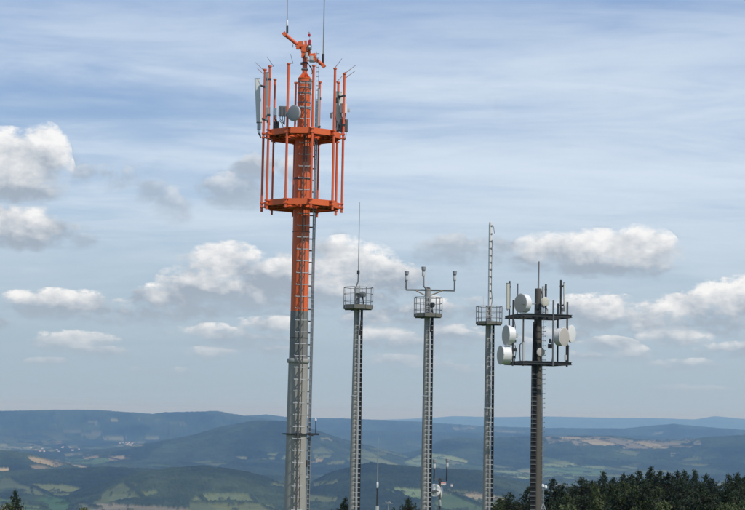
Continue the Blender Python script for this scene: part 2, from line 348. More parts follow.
# land cover: forest everywhere except fields
q = np.stack([X, Y, Z - CAM_Z], -1)
dep = q @ np.array(CF); PX = W / 2 + F * (q @ np.array(CR)) / np.maximum(dep, 1); PY = H / 2 - F * (q @ np.array(CU)) / np.maximum(dep, 1)
jx = (fbm(X / 260, Y / 700, 3, 201) - 0.5) * 9; jy = (fbm(X / 260, Y / 700, 3, 203) - 0.5) * 2.6
PXj = PX + jx; PYj = PY + jy
def inpoly(poly):
    m = np.zeros(PX.shape, bool); n = len(poly)
    for i in range(n):
        x0, y0 = poly[i]; x1, y1 = poly[(i + 1) % n]
        if y0 == y1: continue
        c = ((y0 > PYj) != (y1 > PYj)) & (PXj < (x1 - x0) * (PYj - y0) / (y1 - y0) + x0)
        m ^= c
    return m & (dep > 5000)
MEADOW, WHEAT, PALE, OLIVE, SOIL = (0.085, 0.128, 0.050), (0.24, 0.195, 0.115), (0.165, 0.172, 0.095), (0.104, 0.122, 0.054), (0.185, 0.163, 0.105)
LUSH = (0.150, 0.190, 0.092)
FIELDS = [
    (MEADOW, [(-60, 502), (0, 500), (20, 499), (48, 496), (62, 498), (70, 506), (60, 520), (-60, 520)]),
    (WHEAT, [(-40, 506), (8, 505), (22, 508), (30, 516), (-40, 518)]),
    (SOIL, [(78, 505), (100, 503), (128, 506), (150, 507), (190, 509), (200, 520), (80, 520)]),
    (OLIVE, [(112, 495), (140, 493), (156, 492), (158, 495), (140, 499), (118, 502), (108, 500)]),
    (OLIVE, [(198, 497), (215, 493.5), (247, 494), (252, 500), (268, 505), (282, 512), (282, 520), (150, 520), (190, 509), (192, 503)]),
    (WHEAT, [(25, 457), (45, 460), (60, 461), (66, 465), (55, 468.5), (28, 470), (24, 467), (38, 465)]),
    (WHEAT, [(62, 454.5), (86, 453), (84, 456), (62, 457.5)]), (WHEAT, [(83, 456), (100, 455), (100, 459), (84, 459)]),
    (WHEAT, [(108, 457), (131, 456), (131, 460), (110, 461)]), (MEADOW, [(66, 459), (108, 459), (112, 462), (98, 465), (70, 464)]), (WHEAT, [(64, 462), (90, 466), (86, 468), (64, 466)]),
    (PALE, [(82, 433), (104, 431.5), (105, 435), (86, 437.5)]), (PALE, [(64, 431), (84, 431), (82, 433.5), (68, 434)]), (PALE, [(108, 419), (124, 419), (122, 423), (110, 422)]),
    (WHEAT, [(134, 420), (145, 420), (143, 422), (136, 422)]), (PALE, [(153, 420), (164, 421), (160, 423), (153, 422)]), (PALE, [(168, 422), (184, 423), (190, 427), (172, 425)]), (PALE, [(88, 421), (99, 421), (98, 424), (90, 424)]),
    (OLIVE, [(-40, 438), (16, 437), (18, 442), (8, 446), (-40, 447)]), (PALE, [(14, 443), (36, 445), (58, 450), (52, 453), (20, 451), (-40, 450), (-40, 446)]), (OLIVE, [(40, 440), (58, 438), (56, 444), (44, 445)]),
    (WHEAT, [(56, 441), (64, 441), (63, 444), (56, 444)]), (PALE, [(104, 437), (128, 437), (122, 441), (106, 441)]), (PALE, [(66, 446), (78, 446), (76, 449), (67, 449)]), (WHEAT, [(-30, 470), (8, 469), (8, 472), (-30, 474)]),
    (PALE, [(143, 438), (160, 436), (158, 439), (146, 441)]), (PALE, [(115, 445), (145, 442), (142, 446), (118, 448)]),
    (OLIVE, [(262, 456), (272, 453), (288, 453), (284, 460), (258, 460)]), (OLIVE, [(311, 452), (324, 447), (335, 453), (328, 459), (312, 460)]), (SOIL, [(310, 460), (322, 460), (320, 463.5), (308, 464)]),
    (PALE, [(234, 457.5), (247, 457.5), (246, 460), (236, 460)]), (OLIVE, [(330, 462), (345, 461), (344, 464.5), (326, 465)]), (OLIVE, [(352, 452), (388, 452.5), (388, 456), (372, 457), (352, 456)]),
    (OLIVE, [(270, 484), (284, 482), (286, 489), (272, 490)]), (OLIVE, [(312, 483), (340, 481), (334, 486), (314, 488)]), (OLIVE, [(308, 494), (340, 498), (336, 504), (308, 503)]), (PALE, [(320, 438), (336, 438), (334, 441), (322, 441)]),
    (LUSH, [(385, 491), (400, 488.5), (424, 490), (430, 496), (420, 500), (402, 497)]), (LUSH, [(404, 464), (420, 455), (432, 453), (448, 456), (470, 461), (468, 465), (440, 466), (410, 468)]),
    (PALE, [(452, 462), (470, 461), (468, 464), (454, 465)]), (OLIVE, [(440, 490), (470, 492), (480, 500), (470, 510), (436, 512)]), (WHEAT, [(466, 492), (485, 494), (506, 499), (504, 502), (482, 500), (468, 496)]), (OLIVE, [(470, 500), (500, 503), (500, 515), (470, 515)]),
    (LUSH, [(490, 472), (520, 469), (560, 467), (600, 466), (604, 472), (595, 477), (560, 479), (530, 480), (505, 476)]), (WHEAT, [(518, 470), (533, 470), (532, 472), (518, 472)]), (LUSH, [(590, 467), (604, 466), (602, 473), (580, 478), (576, 474)]),
    (LUSH, [(545, 464), (575, 463), (570, 467), (545, 467)]), (WHEAT, [(552, 484), (572, 485), (574, 489), (552, 489)]), (OLIVE, [(570, 492), (600, 488), (612, 495), (575, 496)]),
    (SOIL, [(545, 438), (570, 437), (600, 437), (632, 440), (630, 444), (604, 446), (575, 446), (572, 442), (548, 444)]), (SOIL, [(626, 444), (640, 441), (660, 440), (700, 440), (702, 445), (690, 448), (655, 449), (624, 449)]),
    (PALE, [(450, 427), (478, 427), (476, 430), (454, 430)]), (PALE, [(492, 430), (540, 431), (536, 433), (494, 433)]), (OLIVE, [(612, 452), (622, 450), (640, 452), (636, 457), (616, 456)]), (PALE, [(668, 454), (678, 454), (676, 457), (668, 457)]),
    (OLIVE, [(622, 467), (640, 464), (638, 470), (622, 470)]), (PALE, [(706, 484), (722, 482), (745, 482), (745, 488), (708, 489)]), (PALE, [(655, 432), (664, 432), (662, 434), (655, 434)]),
]
land = np.zeros(PX.shape + (3,)); isf = np.zeros(PX.shape)
fv = fbm(X / 420, Y / 420, 4, 301)[..., None]
land[:] = (0.036, 0.050, 0.026)
land *= (0.60 + 0.80 * fv) * (0.62 + 0.76 * fbm(X / 60, Y / 60, 2, 307)[..., None])
spk = fbm(X / 38, Y / 55, 2, 311)
for colr, poly in FIELDS:
    m = inpoly(poly)
    hedge = (fbm(X / 90, Y / 260, 2, 333) > 0.745)
    m = m & ~hedge
    land[m] = np.array(colr); isf[m] = 1
# outside the photographed sector and on our own hill: patches of meadow and grain from noise
gx = fbm(X / 900, Y / 1500, 3, 401)
outm = ((np.abs(A) > AZF - 0.3) & (R > 2500) & (gx > 0.60))
land[outm] = np.array(OLIVE); isf[outm] = 1
outm2 = outm & (gx > 0.66); land[outm2] = np.array(WHEAT)
mea = R < 260
land[mea] = np.array((0.075, 0.115, 0.035)); isf[mea] = 1
# parcels: each strip of farmland has its own tone, some with a hedge along the edge
xr = X * 0.94 + Y * 0.34 + 120 * (fbm(X / 900, Y / 900, 2, 601) - .5); yr = -X * 0.34 + Y * 0.94 + 300 * (fbm(X / 900, Y / 900, 2, 603) - .5)
cx_ = np.floor(xr / 230); cy_ = np.floor(yr / 640); parcel = hash2(cx_, cy_, 71); kind_ = hash2(cx_, cy_, 73)
bx_ = np.minimum(xr / 230 - cx_, 1 - (xr / 230 - cx_)); by_ = np.minimum(yr / 640 - cy_, 1 - (yr / 640 - cy_))
valley = (R > 5200) & (dep > 5000) & (isf < .5) & (Z < -285) & (fbm(X / 700, Y / 1300, 3, 611) > .585) & (parcel > .35)
land[valley] = np.array(OLIVE) * .85; isf[valley] = 1
hed = (isf > .5) & (R > 4000) & (((bx_ < .05) & (parcel > .45)) | ((by_ < .035) & (kind_ > .5)) | ((spk > .80) & (R < 12000)))
land[hed] = (0.034, 0.047, 0.024); isf[hed] = 0
swap = (isf > .5) & (R > 4000) & (kind_ > .80); land[swap] = land[swap] * np.array((1.35, 1.27, 1.12))
swap = (isf > .5) & (R > 4000) & (kind_ < .22); land[swap] = land[swap] * np.array((.66, .80, .72))
land = np.where((isf > .5)[..., None] & (R > 4000)[..., None], land * (.80 + .40 * parcel[..., None]), land)
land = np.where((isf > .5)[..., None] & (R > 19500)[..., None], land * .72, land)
stand = fbm(X / 330, Y / 800, 3, 701); fo = (isf < .5) & (R > 4000)
land = np.where((fo & (stand > .53))[..., None], land * np.array((1.22, 1.20, 1.12)), land); land = np.where((fo & (stand < .44))[..., None], land * .78, land)
fieldtone = fbm(X / 240, Y / 120, 3, 505)[..., None]
land = np.where(isf[..., None] > 0.5, land * (0.78 + 0.44 * fieldtone), land)
can = (6 + 8 * spk + (hash2(np.arange(A.shape[1])[None, :] + 0 * A, np.arange(A.shape[0])[:, None] + 0 * A, 77) - 0.5) * 8)
Z = Z + np.where(isf > 0.5, 0.0, 1.0) * can * sst(R, 300, 700)
ZMIN = float(Z.min())
nr, na = A.shape
co = np.stack([X, Y, Z], -1).reshape(-1, 3)
co = np.vstack([co, [[0, 0, 0]]])
i0 = (np.arange(nr - 1)[:, None] * na + np.arange(na)[None, :]); j1 = (np.arange(na) + 1) % na
i1 = (np.arange(nr - 1)[:, None] * na + j1[None, :])
quads = np.stack([i0, i1, i1 + na, i0 + na], -1).reshape(-1, 4)
cen = len(co) - 1
tris = np.stack([np.full(na, cen), j1, np.arange(na)], -1)
me = bpy.data.meshes.new('terrain')
nv, nq, nt = len(co), len(quads), len(tris)
me.vertices.add(nv); me.vertices.foreach_set('co', co.astype(np.float32).ravel())
me.loops.add(nq * 4 + nt * 3); me.loops.foreach_set('vertex_index', np.concatenate([quads[:, ::-1].ravel(), tris[:, ::-1].ravel()]).astype(np.int32))
me.polygons.add(nq + nt)
me.polygons.foreach_set('loop_start', np.concatenate([np.arange(nq) * 4, nq * 4 + np.arange(nt) * 3]).astype(np.int32))
me.polygons.foreach_set('use_smooth', np.ones(nq + nt, bool))
me.update(calc_edges=True)
at = me.attributes.new('land', 'FLOAT_COLOR', 'POINT')
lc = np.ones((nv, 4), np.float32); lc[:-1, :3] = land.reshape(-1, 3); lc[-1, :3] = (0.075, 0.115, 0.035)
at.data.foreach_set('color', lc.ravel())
tm = bpy.data.materials.new('land_cover'); tm.use_nodes = True; tb = NB(tm.node_tree)
an = tm.node_tree.nodes.new('ShaderNodeAttribute'); an.attribute_name = 'land'
geo = tm.node_tree.nodes.new('ShaderNodeNewGeometry')
g1 = tb.noise(geo.outputs['Position'], 0.045, 4.0, 0.6); g2 = tb.noise(geo.outputs['Position'], 0.9, 3.0, 0.6)
k = tb.ramp(tb.m('ADD', tb.m('MULTIPLY', g1, 0.7), tb.m('MULTIPLY', g2, 0.3)), 0.3, 0.7, 0.72, 1.28, False)
cc = tb.mix(1.0, an.outputs['Color'], k, 'MULTIPLY')
pb = tm.node_tree.nodes['Principled BSDF']; tm.node_tree.links.new(cc, pb.inputs['Base Color'])
pb.inputs['Roughness'].default_value = 0.95; pb.inputs['Specular IOR Level'].default_value = 0.1
me.materials.append(tm)
ter = link('terrain', me); ter['kind'] = 'structure'; ter['label'] = 'wooded hills and farmed valley running to the blue horizon'

def ground_hit(px, py):
    r = ray(px, py); a = math.degrees(math.atan2(r.x, r.y)); el = r.z / math.hypot(r.x, r.y)
    j = int(np.argmin(np.abs(az - a)))
    ang = (Z[:, j] - CAM_Z) / rr
    ok = np.where((ang >= el) & (rr > 5000))[0]
    i = int(ok[0]) if len(ok) else nr - 1
    return Vector((float(X[i, j]), float(Y[i, j]), float(Z[i, j])))

# ------------------------------------------------------------------ haze: the air between here and the far hills
hm = bpy.data.materials.new('haze_air'); hm.use_nodes = True; ht = hm.node_tree; ht.nodes.clear()
hv = ht.nodes.new('ShaderNodeVolumePrincipled'); hv.inputs['Color'].default_value = (0.26, 0.54, 1.0, 1); hv.inputs['Absorption Color'].default_value = (1, 1, 1, 1)
hv.inputs['Density'].default_value = 3.6e-5; hv.inputs['Anisotropy'].default_value = 0.0
ho = ht.nodes.new('ShaderNodeOutputMaterial'); ht.links.new(hv.outputs[0], ho.inputs['Volume'])
zb, zt = ZMIN - 1.0, max(CAM_Z + 27.0, float(Z.max()) + 3.0)
hz = MB().box((0, 0, (zb + zt) / 2), (150000, 150000, zt - zb)).build('haze', hm, None, False); hz['kind'] = 'stuff'; hz['label'] = 'pale blue summer haze filling the air over the valley'

# ------------------------------------------------------------------ tower frame of reference
class Site:
    def __init__(s, px, py, d):
        p = P(px, py, d); s.x, s.d = p.x, d; s.base = Vector((p.x, d, 0)); s.k = F / d
    def at(s, px, py, dy=0.0): return P(px, py, s.d + dy) - s.base           # local point seen at that pixel, dy behind the axis
    def z(s, py, dy=0.0):
        lo, hi = -5.0, 80.0
        for _ in range(50):
            mid = (lo + hi) / 2
            if proj((s.x, s.d + dy, mid))[1] > py: lo = mid
            else: hi = mid
        return lo
    def w(s, p): return Vector(p) + s.base

# ---------------- mounted equipment
def dish(S, px, py, dy, dia, depth, yaw, label, facemat=RADOME, tilt=0.0, group='dish antennas on the brown mast', shell=WHITE, pole=None, backside=False):
    c = S.at(px, py, dy); t = thing('dish_antenna', label, 'dish antenna', S.w(c), group)
    M = face_dir(yaw, tilt); r = dia / 2
    m = MB().lathe([(r * 0.30, -depth - r * 0.16), (r * 0.62, -depth - r * 0.10), (r * 0.93, -depth), (r * 0.985, -depth + 0.02), (r * 0.985, -0.05), (r * 1.02, -0.045), (r * 1.02, -0.006), (r * 0.985, 0.0)], 40, M)
    m.build('drum' if depth > 0.2 else 'reflector', shell, t)
    MB().lathe([(r * 0.975, 0.002), (r * 0.9, 0.010), (r * 0.7, 0.019), (r * 0.45, 0.026), (r * 0.2, 0.0295), (0.0005, 0.0305)], 40, M, cap=False).build('radome', facemat, t)
    bk = M @ Vector((0, 0, -depth - r * 0.16)); e = MB()
    e.tube([bk, bk + M @ Vector((0, 0, -0.16))], 0.07, 10)
    e.box(bk + M @ Vector((0, 0, -0.17)), (0.16, 0.22, 0.05), M)
    if pole is not None:
        q = Vector((pole[0] - c.x, pole[1] - c.y, 0)); e.tube([bk + M @ Vector((0, 0, -0.16)), q], 0.035, 8); e.box(q, (0.13, 0.13, 0.16))
    e.build('mount', GALVD, t)
    if depth > 0.2:
        b = MB()
        for k in range(12):
            a = 2 * math.pi * k / 12; b.box(M @ Vector((r * 1.02 * math.cos(a), r * 1.02 * math.sin(a), -0.026)), (0.03, 0.03, 0.03), M)
        b.build('rim_clips', GALV, t)
    return t
def rr_poly(w, h, rd, n=3):
    o = []
    for cx, cy, a0 in ((w / 2 - rd, h / 2 - rd, 0), (-w / 2 + rd, h / 2 - rd, 90), (-w / 2 + rd, -h / 2 + rd, 180), (w / 2 - rd, -h / 2 + rd, 270)):
        for i in range(n + 1):
            a = rad(a0 + 90 * i / n); o.append((cx + rd * math.cos(a), cy + rd * math.sin(a)))
    return o
def panel(S, ptop, pbot, dy, w, dep, yaw, label, m=CREAM, group='panel antennas on the masts', polex=None, arms=2):
    """upright panel antenna from pixel ptop to pixel pbot"""
    a, b = S.at(ptop[0], ptop[1], dy), S.at(pbot[0], pbot[1], dy)
    t = thing('panel_antenna', label, 'panel antenna', S.w(b), group)
    ax = (a - b); L = ax.length; zc = ax.normalized(); nx = Vector((math.cos(rad(yaw)), math.sin(rad(yaw)), 0)); nx = (nx - zc * nx.dot(zc)).normalized(); ny = zc.cross(nx)
    M = Matrix((nx, ny, zc)).transposed()
    MB().prism(rr_poly(w, dep, min(w, dep) * 0.35), 0.03, L - 0.03, M).build('radome', m, t)
    MB().prism(rr_poly(w * 1.04, dep * 1.06, min(w, dep) * 0.3), L - 0.035, L, M).build('end_cap', MGREY, t)
    MB().prism(rr_poly(w * 1.04, dep * 1.06, min(w, dep) * 0.3), 0.0, 0.035, M).build('end_cap', MGREY, t)
    c = MB()
    for sx in (-0.25, 0.25): c.tube([M @ Vector((sx * w, 0, 0.0)), M @ Vector((sx * w, 0, -0.09))], 0.018, 6)
    c.build('connectors', DARK, t)
    if polex is not None:
        for q in ([0.12, 0.86] if arms == 2 else [0.5]):
            p = M @ Vector((0, 0, L * q)); pq = Vector((polex[0] - b.x, polex[1] - b.y, p.z))
            e = MB().bar(p, pq, 0.05, 0.07); e.box(p + (pq - p) * 0.15, (0.10, 0.10, 0.12)); e.box(pq, (0.13, 0.13, 0.07)); e.build('bracket', DARK, t)
    return t
def radio(S, px, py, dy, w, h, dep, label, m=MGREY, yaw=0, group='radio units beside the antennas', fins=True):
    c = S.at(px, py, dy); t = thing('radio_unit', label, 'radio unit', S.w(c), group); M = Rz(rad(yaw))
    MB().prism(rr_poly(w, dep, 0.03, 2), -h / 2, h / 2, M).build('case', m, t)
    if fins:
        f = MB()
        for i in range(5): f.box(M @ Vector((-w * 0.36 + w * 0.18 * i, -dep / 2 - 0.012, 0)), (0.014, 0.03, h * 0.86), M)
        f.build('cooling_fins', m, t)
    c2 = MB()
    for i in range(3 if h > .25 else 0):
        x = -w * 0.3 + w * 0.3 * i
        c2.tube([M @ Vector((x, 0, -h / 2)), M @ Vector((x, 0.02, -h / 2 - 0.12)), M @ Vector((x * 0.4 + 0.05, 0.10, -h / 2 - 0.26)), M @ Vector((0.08, 0.2, -h / 2 - 0.34))], 0.016, 5)
    if h > .25: c2.build('cables', BLACK, t)
    MB().box(M @ Vector((0, dep / 2 + 0.03, 0)), (w * 0.5, 0.06, h * 0.4), M).build('mount', DARK, t)
    return t
def whip(S, ptop, pbase, dy, r, label, sheath=None, grip=None, rodm=GALV, group='whip antennas on the masts', taper=0.6):
    a, b = S.at(*ptop, dy), S.at(*pbase, dy); b = Vector((b.x, b.y, b.z)); t = thing('whip_antenna', label, 'whip antenna', S.w(b), group)
    a = a - b
    MB().tube([a * 0.02, a * 0.5, a], [r, r * 0.85, r * taper], 8).build('rod', rodm, t)
    if sheath: MB().tube([a * sheath[0], a * (sheath[0] * .9 + sheath[1] * .1), a * (sheath[0] * .1 + sheath[1] * .9), a * sheath[1]], [sheath[2] * .8, sheath[2], sheath[2], sheath[2] * .6], 10).build('sheath', WHITE, t)
    g = grip or (0, 0.03, r * 2.2)
    MB().tube([a * g[0], a * g[1]], g[2], 10).build('base_clamp', DARK, t)
    return t

# ================================================================== 1. orange and grey mast
S = Site(299.6, 300, 72.0)
mast = thing('antenna_mast', 'tall round mast, orange above and grey concrete below, carrying two orange ring platforms', 'antenna mast', S.base)
z = S.z
zs = [0, z(510), z(436), z(362)]
MB().lathe([(0.56, 0), (0.458, zs[1]), (0.435, zs[2]), (0.410, zs[3] - 0.01)], 48).build('concrete_shaft', CONCRETE, mast)
MB().lathe([(0.45, z(363.0)), (0.475, z(362.2)), (0.475, z(359.4)), (0.455, z(358.6))], 48).build('collar', COLLAR, mast)
MB().lathe([(0.392, z(358.6) + .001), (0.372, z(311.5))], 48).build('steel_shaft', GREYP, mast)
MB().lathe([(0.371, z(311.5) + .001), (0.355, z(205)), (0.345, z(150)), (0.33, z(134)), (0.30, z(131)), (0.278, z(126)), (0.272, z(80))], 48).build('steel_shaft', ORANGE, mast)
f = MB(); f.lathe([(0.272, z(80) + .001), (0.285, z(79.5)), (0.285, z(78.3)), (0.12, z(78.0))], 40)
for k in range(10):
    a = 2 * math.pi * k / 10; f.bar((0.11 * math.cos(a), 0.11 * math.sin(a), z(77.8)), (0.19 * math.cos(a), 0.19 * math.sin(a), z(77.8)), 0.02, 0.02)
    n = Vector((math.cos(a), math.sin(a), 0)); tt = Vector((-n.y, n.x, 0)) * 0.012
    z0, z1 = z(78.2), z(73.5); p = [n * 0.10 + Vector((0, 0, z0)), n * 0.27 + Vector((0, 0, z0)), n * 0.115 + Vector((0, 0, z1)), n * 0.10 + Vector((0, 0, z1))]
    f.add([v + tt for v in p] + [v - tt for v in p], [(0, 1, 2, 3), (7, 6, 5, 4), (0, 4, 5, 1), (1, 5, 6, 2), (2, 6, 7, 3), (3, 7, 4, 0)])
f.build('top_flange', ORANGE, mast)
MB().lathe([(0.105, z(78)), (0.105, z(46)), (0.09, z(45))], 24).build('top_pipe', ORANGE_T, mast)
# straps round the shaft
for py, rr_, hh_, mm in ((88, .283, .05, GALV), (93.5, .281, .07, GALVD), (108.5, .284, .10, GALV), (103, .281, .04, GALVD), (179, .36, .075, DARK), (232, .364, .03, DARK), (82.5, .281, .05, GALVD), (338, .388, .03, DARK)):
    MB().lathe([(rr_ - .012, z(py) - hh_ / 2), (rr_ + .008, z(py) - hh_ / 2), (rr_ + .008, z(py) + hh_ / 2), (rr_ - .012, z(py) + hh_ / 2)], 40).build('strap', mm, mast)
# ring platforms
NP, ROT, RP, RF = 10, -21.0, 1.715, 1.60
def pdir(k): a = rad(ROT + 36 * k); return Vector((math.sin(a), -math.cos(a), 0))
def ring(zc, hh):
    p = link('ring_platform', None, mast, (0, 0, zc))
    for k in range(NP):
        a, b = pdir(k) * RF, pdir(k + 1) * RF; e = (b - a).normalized() * 0.012
        MB().bar(a + e, b - e, 0.035, hh).build('fascia_plate', ORANGE, p, False)
        d = pdir(k)
        sp_ = MB(); sp_.bar(d * 0.42 + Vector((0, 0, -hh * .28)), d * (RF - .03) + Vector((0, 0, -hh * .28)), 0.09, 0.012)
        sp_.bar(d * 0.42 + Vector((0, 0, -hh * .05)), d * (RF - .03) + Vector((0, 0, -hh * .05)), 0.012, hh * .46 - .014); sp_.build('spoke', ORANGE, p, False)
    g = MB()
    for i in range(NP):
        for rad0 in (0.80, 1.05, 1.30, 1.50):
            g.bar(pdir(i) * rad0 + Vector((0, 0, -hh * .06)), pdir(i + 1) * rad0 + Vector((0, 0, -hh * .06)), 0.05, 0.06)
    g.build('stringers', ORANGE, p, False)
    n = 40; vs = []; fs = []
    for zz in (hh * .16, hh * .16 + .03):
        for rk in (0.78, 1.56):
            for k in range(n):
                # stay inside the ten-sided frame
                th = 2 * math.pi * k / n; seg = ((math.degrees(th) % 36) - 18); q_ = rk if rk < 1 else rk * math.cos(rad(18)) / math.cos(rad(seg))
                a = rad(ROT) + th; vs.append((q_ * math.sin(a), -q_ * math.cos(a), zz))
    for k in range(n):
        k2 = (k + 1) % n
        fs += [(k, k2, n + k2, n + k), (2 * n + k, 3 * n + k, 3 * n + k2, 2 * n + k2), (n + k, n + k2, 3 * n + k2, 3 * n + k), (k, 2 * n + k, 2 * n + k2, k2)]
    MB().add(vs, fs).build('deck', GRATE, p, False)
    MB().lathe([(0.31, -hh * .45), (0.44, -hh * .45), (0.44, hh * .2), (0.31, hh * .2)], 40).build('hub', ORANGE, p)
    return p
zU, zL = z(136.0), z(205.6); hR = 0.25
ring(zU, hR); ring(zL, hR)
tops = [64, 65.5, 68, 73, 82, 82, 83, 80, 70.5, 67]
rods = {8: [((264, 70.5), (255, 62)), ((262.8, 73.5), (257, 68))], 9: [((273.6, 66.5), (267, 56.8))], 0: [((293, 63.5), (290.6, 54))], 2: [((335.3, 67.5), (342, 58.5)), ((336, 82.5), (342.5, 76))], 3: [((346.2, 72.5), (356, 65)), ((346.3, 77.5), (355.6, 70.6))]}
for k in range(NP):
    d = pdir(k); q_ = d * RP; zt_, zb_ = z(tops[k], q_.y), zL - 0.29
    p = MB().tube([q_ + Vector((0, 0, zb_)), q_ + Vector((0, 0, zt_))], 0.052 if k not in (5, 6, 7) else 0.044, 14).build('pole', ORANGE_T, mast)
    MB().lathe([(0.062, zt_ - .03), (0.078, zt_ - .03), (0.078, zt_ + .03), (0.05, zt_ + .035)], 14, None, q_).build('pole_cap', ORANGE_T, p)
    for zc in (zU, zL):
        for dzz in (0.085, -0.085):
            c = MB(); a_ = rad(ROT + 36 * k); c.box(q_ - d * 0.045 + Vector((0, 0, zc + dzz)), (0.17, 0.15, 0.05), Rz(a_)); c.box(q_ + d * 0.06 + Vector((0, 0, zc + dzz)), (0.15, 0.02, 0.06), Rz(a_)); c.build('clamp', ORANGE, p, False)
    for a, b in rods.get(k, []):
        a, b = S.at(*a, q_.y), S.at(*b, q_.y)
        MB().tube([Vector((q_.x, q_.y, a.z)), a, b], [0.014, 0.013, 0.009], 6).build('lightning_rod', DARK if k in (0, 9) else mat('rod_red_brown', (0.25, 0.06, 0.05), 0.5), p)
# single-rail climbing ladder with its steps
lad = MB(); lx, ly = 0.085, -0.66
lad.bar((lx, ly, 0.4), (lx, ly, z(84)), 0.06, 0.05, (0, 1, 0))
lad.bar((lx + 0.115, ly + .05, 0.4), (lx + 0.115, ly + .05, z(84)), 0.035, 0.035, (0, 1, 0))
pyv = 86.0; zk = []
while pyv < 540: zk.append(z(pyv)); pyv += 11.75
zz = zk[-1] - 0.5
while zz > 0.5: lad.tube([(lx - .21, ly, zz), (lx + .25, ly, zz)], 0.017, 6); zz -= 0.5
ladder = lad.build('ladder', mat('ladder_grey', (.10, .10, .098), .55, .2), mast, False)
rung = MB(); rung.tube([(-.21, 0, 0), (.25, 0, 0)], 0.019, 8); rung.tube([(-.21, 0, -.005), (-.21, 0, .05)], 0.015, 6); rung.tube([(.25, 0, -.005), (.25, 0, .05)], 0.015, 6)
rme = rung.mesh('rung', RUNGM)
stand = MB(); stand.bar((0, 0, 0), (0, 0.36, 0), 0.03, 0.05); stand.bar((0.11, 0.05, -.03), (0.11, 0.36, -.03), 0.02, 0.03); sme = stand.mesh('standoff', DARK, False)
for i, zz in enumerate(zk):
    link('rung', rme, ladder, (lx, ly, zz))
    link('standoff', sme, ladder, (lx, ly + .02, zz - .06))
# cable tray up the right hand side
tx, ty = 0.545, 0.05
tray = MB(); ztop = z(51)
for s_ in (-0.055, 0.055): tray.bar((tx + s_, ty, 0.5), (tx + s_, ty, ztop), 0.02, 0.06, (0, 1, 0))
zz = 0.8
while zz < ztop: tray.bar((tx - .055, ty, zz), (tx + .055, ty, zz), 0.03, 0.03); zz += 0.2
trayo = tray.build('cable_tray', GALV, mast, False)
tie = MB().bar((-0.05, 0, 0), (-0.24, -0.01, 0), 0.045, 0.05).mesh('tie', DARK, False)
for i, zz in enumerate(zk):
    if zz < z(140): link('tie', tie, trayo, (tx - .01, ty, zz))
for i in range(3): MB().tube([(tx - .035 + .035 * i, ty + .05, .5), (tx - .035 + .035 * i, ty + .05, z(100))], 0.013, 6).build('cable', mat('grey_cable', (.12, .125, .13), .6), mast)
# bracket ring and obstruction lamp lower down
br = MB(); zb_ = z(434)
br.lathe([(0.40, zb_ - .03), (0.50, zb_ - .03), (0.50, zb_ + .03), (0.40, zb_ + .03)], 40)
br.bar((0.42, -.12, zb_ + .02), (0.93, -.12, zb_ + .02), 0.07, 0.06); br.bar((0.42, .12, zb_), (0.93, .12, zb_), 0.07, 0.06); br.bar((0.66, -.2, zb_ - .04), (0.66, .2, zb_ - .04), 0.08, 0.05); br.bar((.92, -.2, zb_), (.92, .2, zb_), .07, .06)
br.bar((-0.6, -.05, zb_), (-0.42, -.05, zb_), 0.06, 0.06); br.box((0.10, -.56, zb_), (.3, .14, .1))
br.build('bracket_ring', DARK, mast, False)
lp = link('obstruction_lamp', None, mast); p = S.at(315.6, 430); q_ = S.at(315.8, 420)
MB().tube([(p.x, -.12, zb_), (q_.x, -.12, q_.z)], 0.014, 6).build('stem', DARK, lp); MB().lathe([(0.02, -.05), (.04, -.04), (.045, .03), (.03, .06), (.005, .07)], 14, None, (q_.x, -.12, q_.z)).build('lens', WHITE, lp)
for (px, py, w_, h_, m_) in ((306.3, 463.5, .10, .30, DARK), (305.6, 477, .26, .07, LGREY), (307.5, 398, .12, .06, LGREY), (306.8, 379, .16, .05, LGREY), (303.8, 437, .09, .14, DARK)):
    c = S.at(px, py, -.05); MB().box(c, (w_, .12, h_)).build('junction_box', m_, mast, False)
bx = S.at(310.6, 84, -.1); MB().box(bx, (.09, .16, .42)).build('junction_box', MGREY, mast, False)
# cables hanging under the upper ring and on the head
for (px0, py0, px1, py1, dyy) in ((265, 135, 268, 142, -.7), (268, 138, 276, 143, -1.0), (308, 64, 311.5, 74, -.1), (309.5, 66, 312, 82, -.1), (279, 120, 283, 134, -.5), (336, 120, 337, 134, -.3), (332, 112, 336, 128, -.3)):
    a, b = S.at(px0, py0, dyy), S.at(px1, py1, dyy); m_ = (a + b) / 2 + Vector((.10, 0, -.05)); MB().tube([a, (a + m_) / 2 + Vector((.05, 0, 0)), m_, (m_ + b) / 2 + Vector((.02, 0, -.04)), b], 0.017, 6).build('cable', BLACK, mast)
# head: sloping cross arm with gusset blocks
ca = MB(); a, b = S.at(284.6, 34.2, -.2), S.at(323.4, 65.6, .25); ca.tube([a, b], 0.078, 16)
arm = ca.build('cross_arm', ORANGE_T, mast)
for pp in (a, b): MB().box(pp, (.15, .17, .17), Matrix.Rotation(rad(-38), 3, 'Y')).build('end_cap', ORANGE, arm, False)
g = MB()
for (px, py, w_, h_, dyy) in ((300.8, 44.3, .22, .22, -.15), (305.8, 43.6, .11, .22, .0), (304.6, 48.5, .26, .30, -.12), (303.2, 53, .16, .34, -.08), (297.8, 47.2, .14, .16, -.2), (302.4, 56.2, .09, .12, -.1), (313.8, 56, .18, .20, .1), (314.4, 59.5, .10, .20, .1), (309.6, 52.5, .10, .34, 0)):
    g.box(S.at(px, py, dyy), (w_, .2, h_), Matrix.Rotation(rad(random.uniform(-12, 12)), 3, 'Y'))
g.build('gusset_block', ORANGE, mast, False)
MB().lathe([(.13, z(70)), (.15, z(70)), (.15, z(69)), (.13, z(69))], 24).build('strap', GALVD, mast)
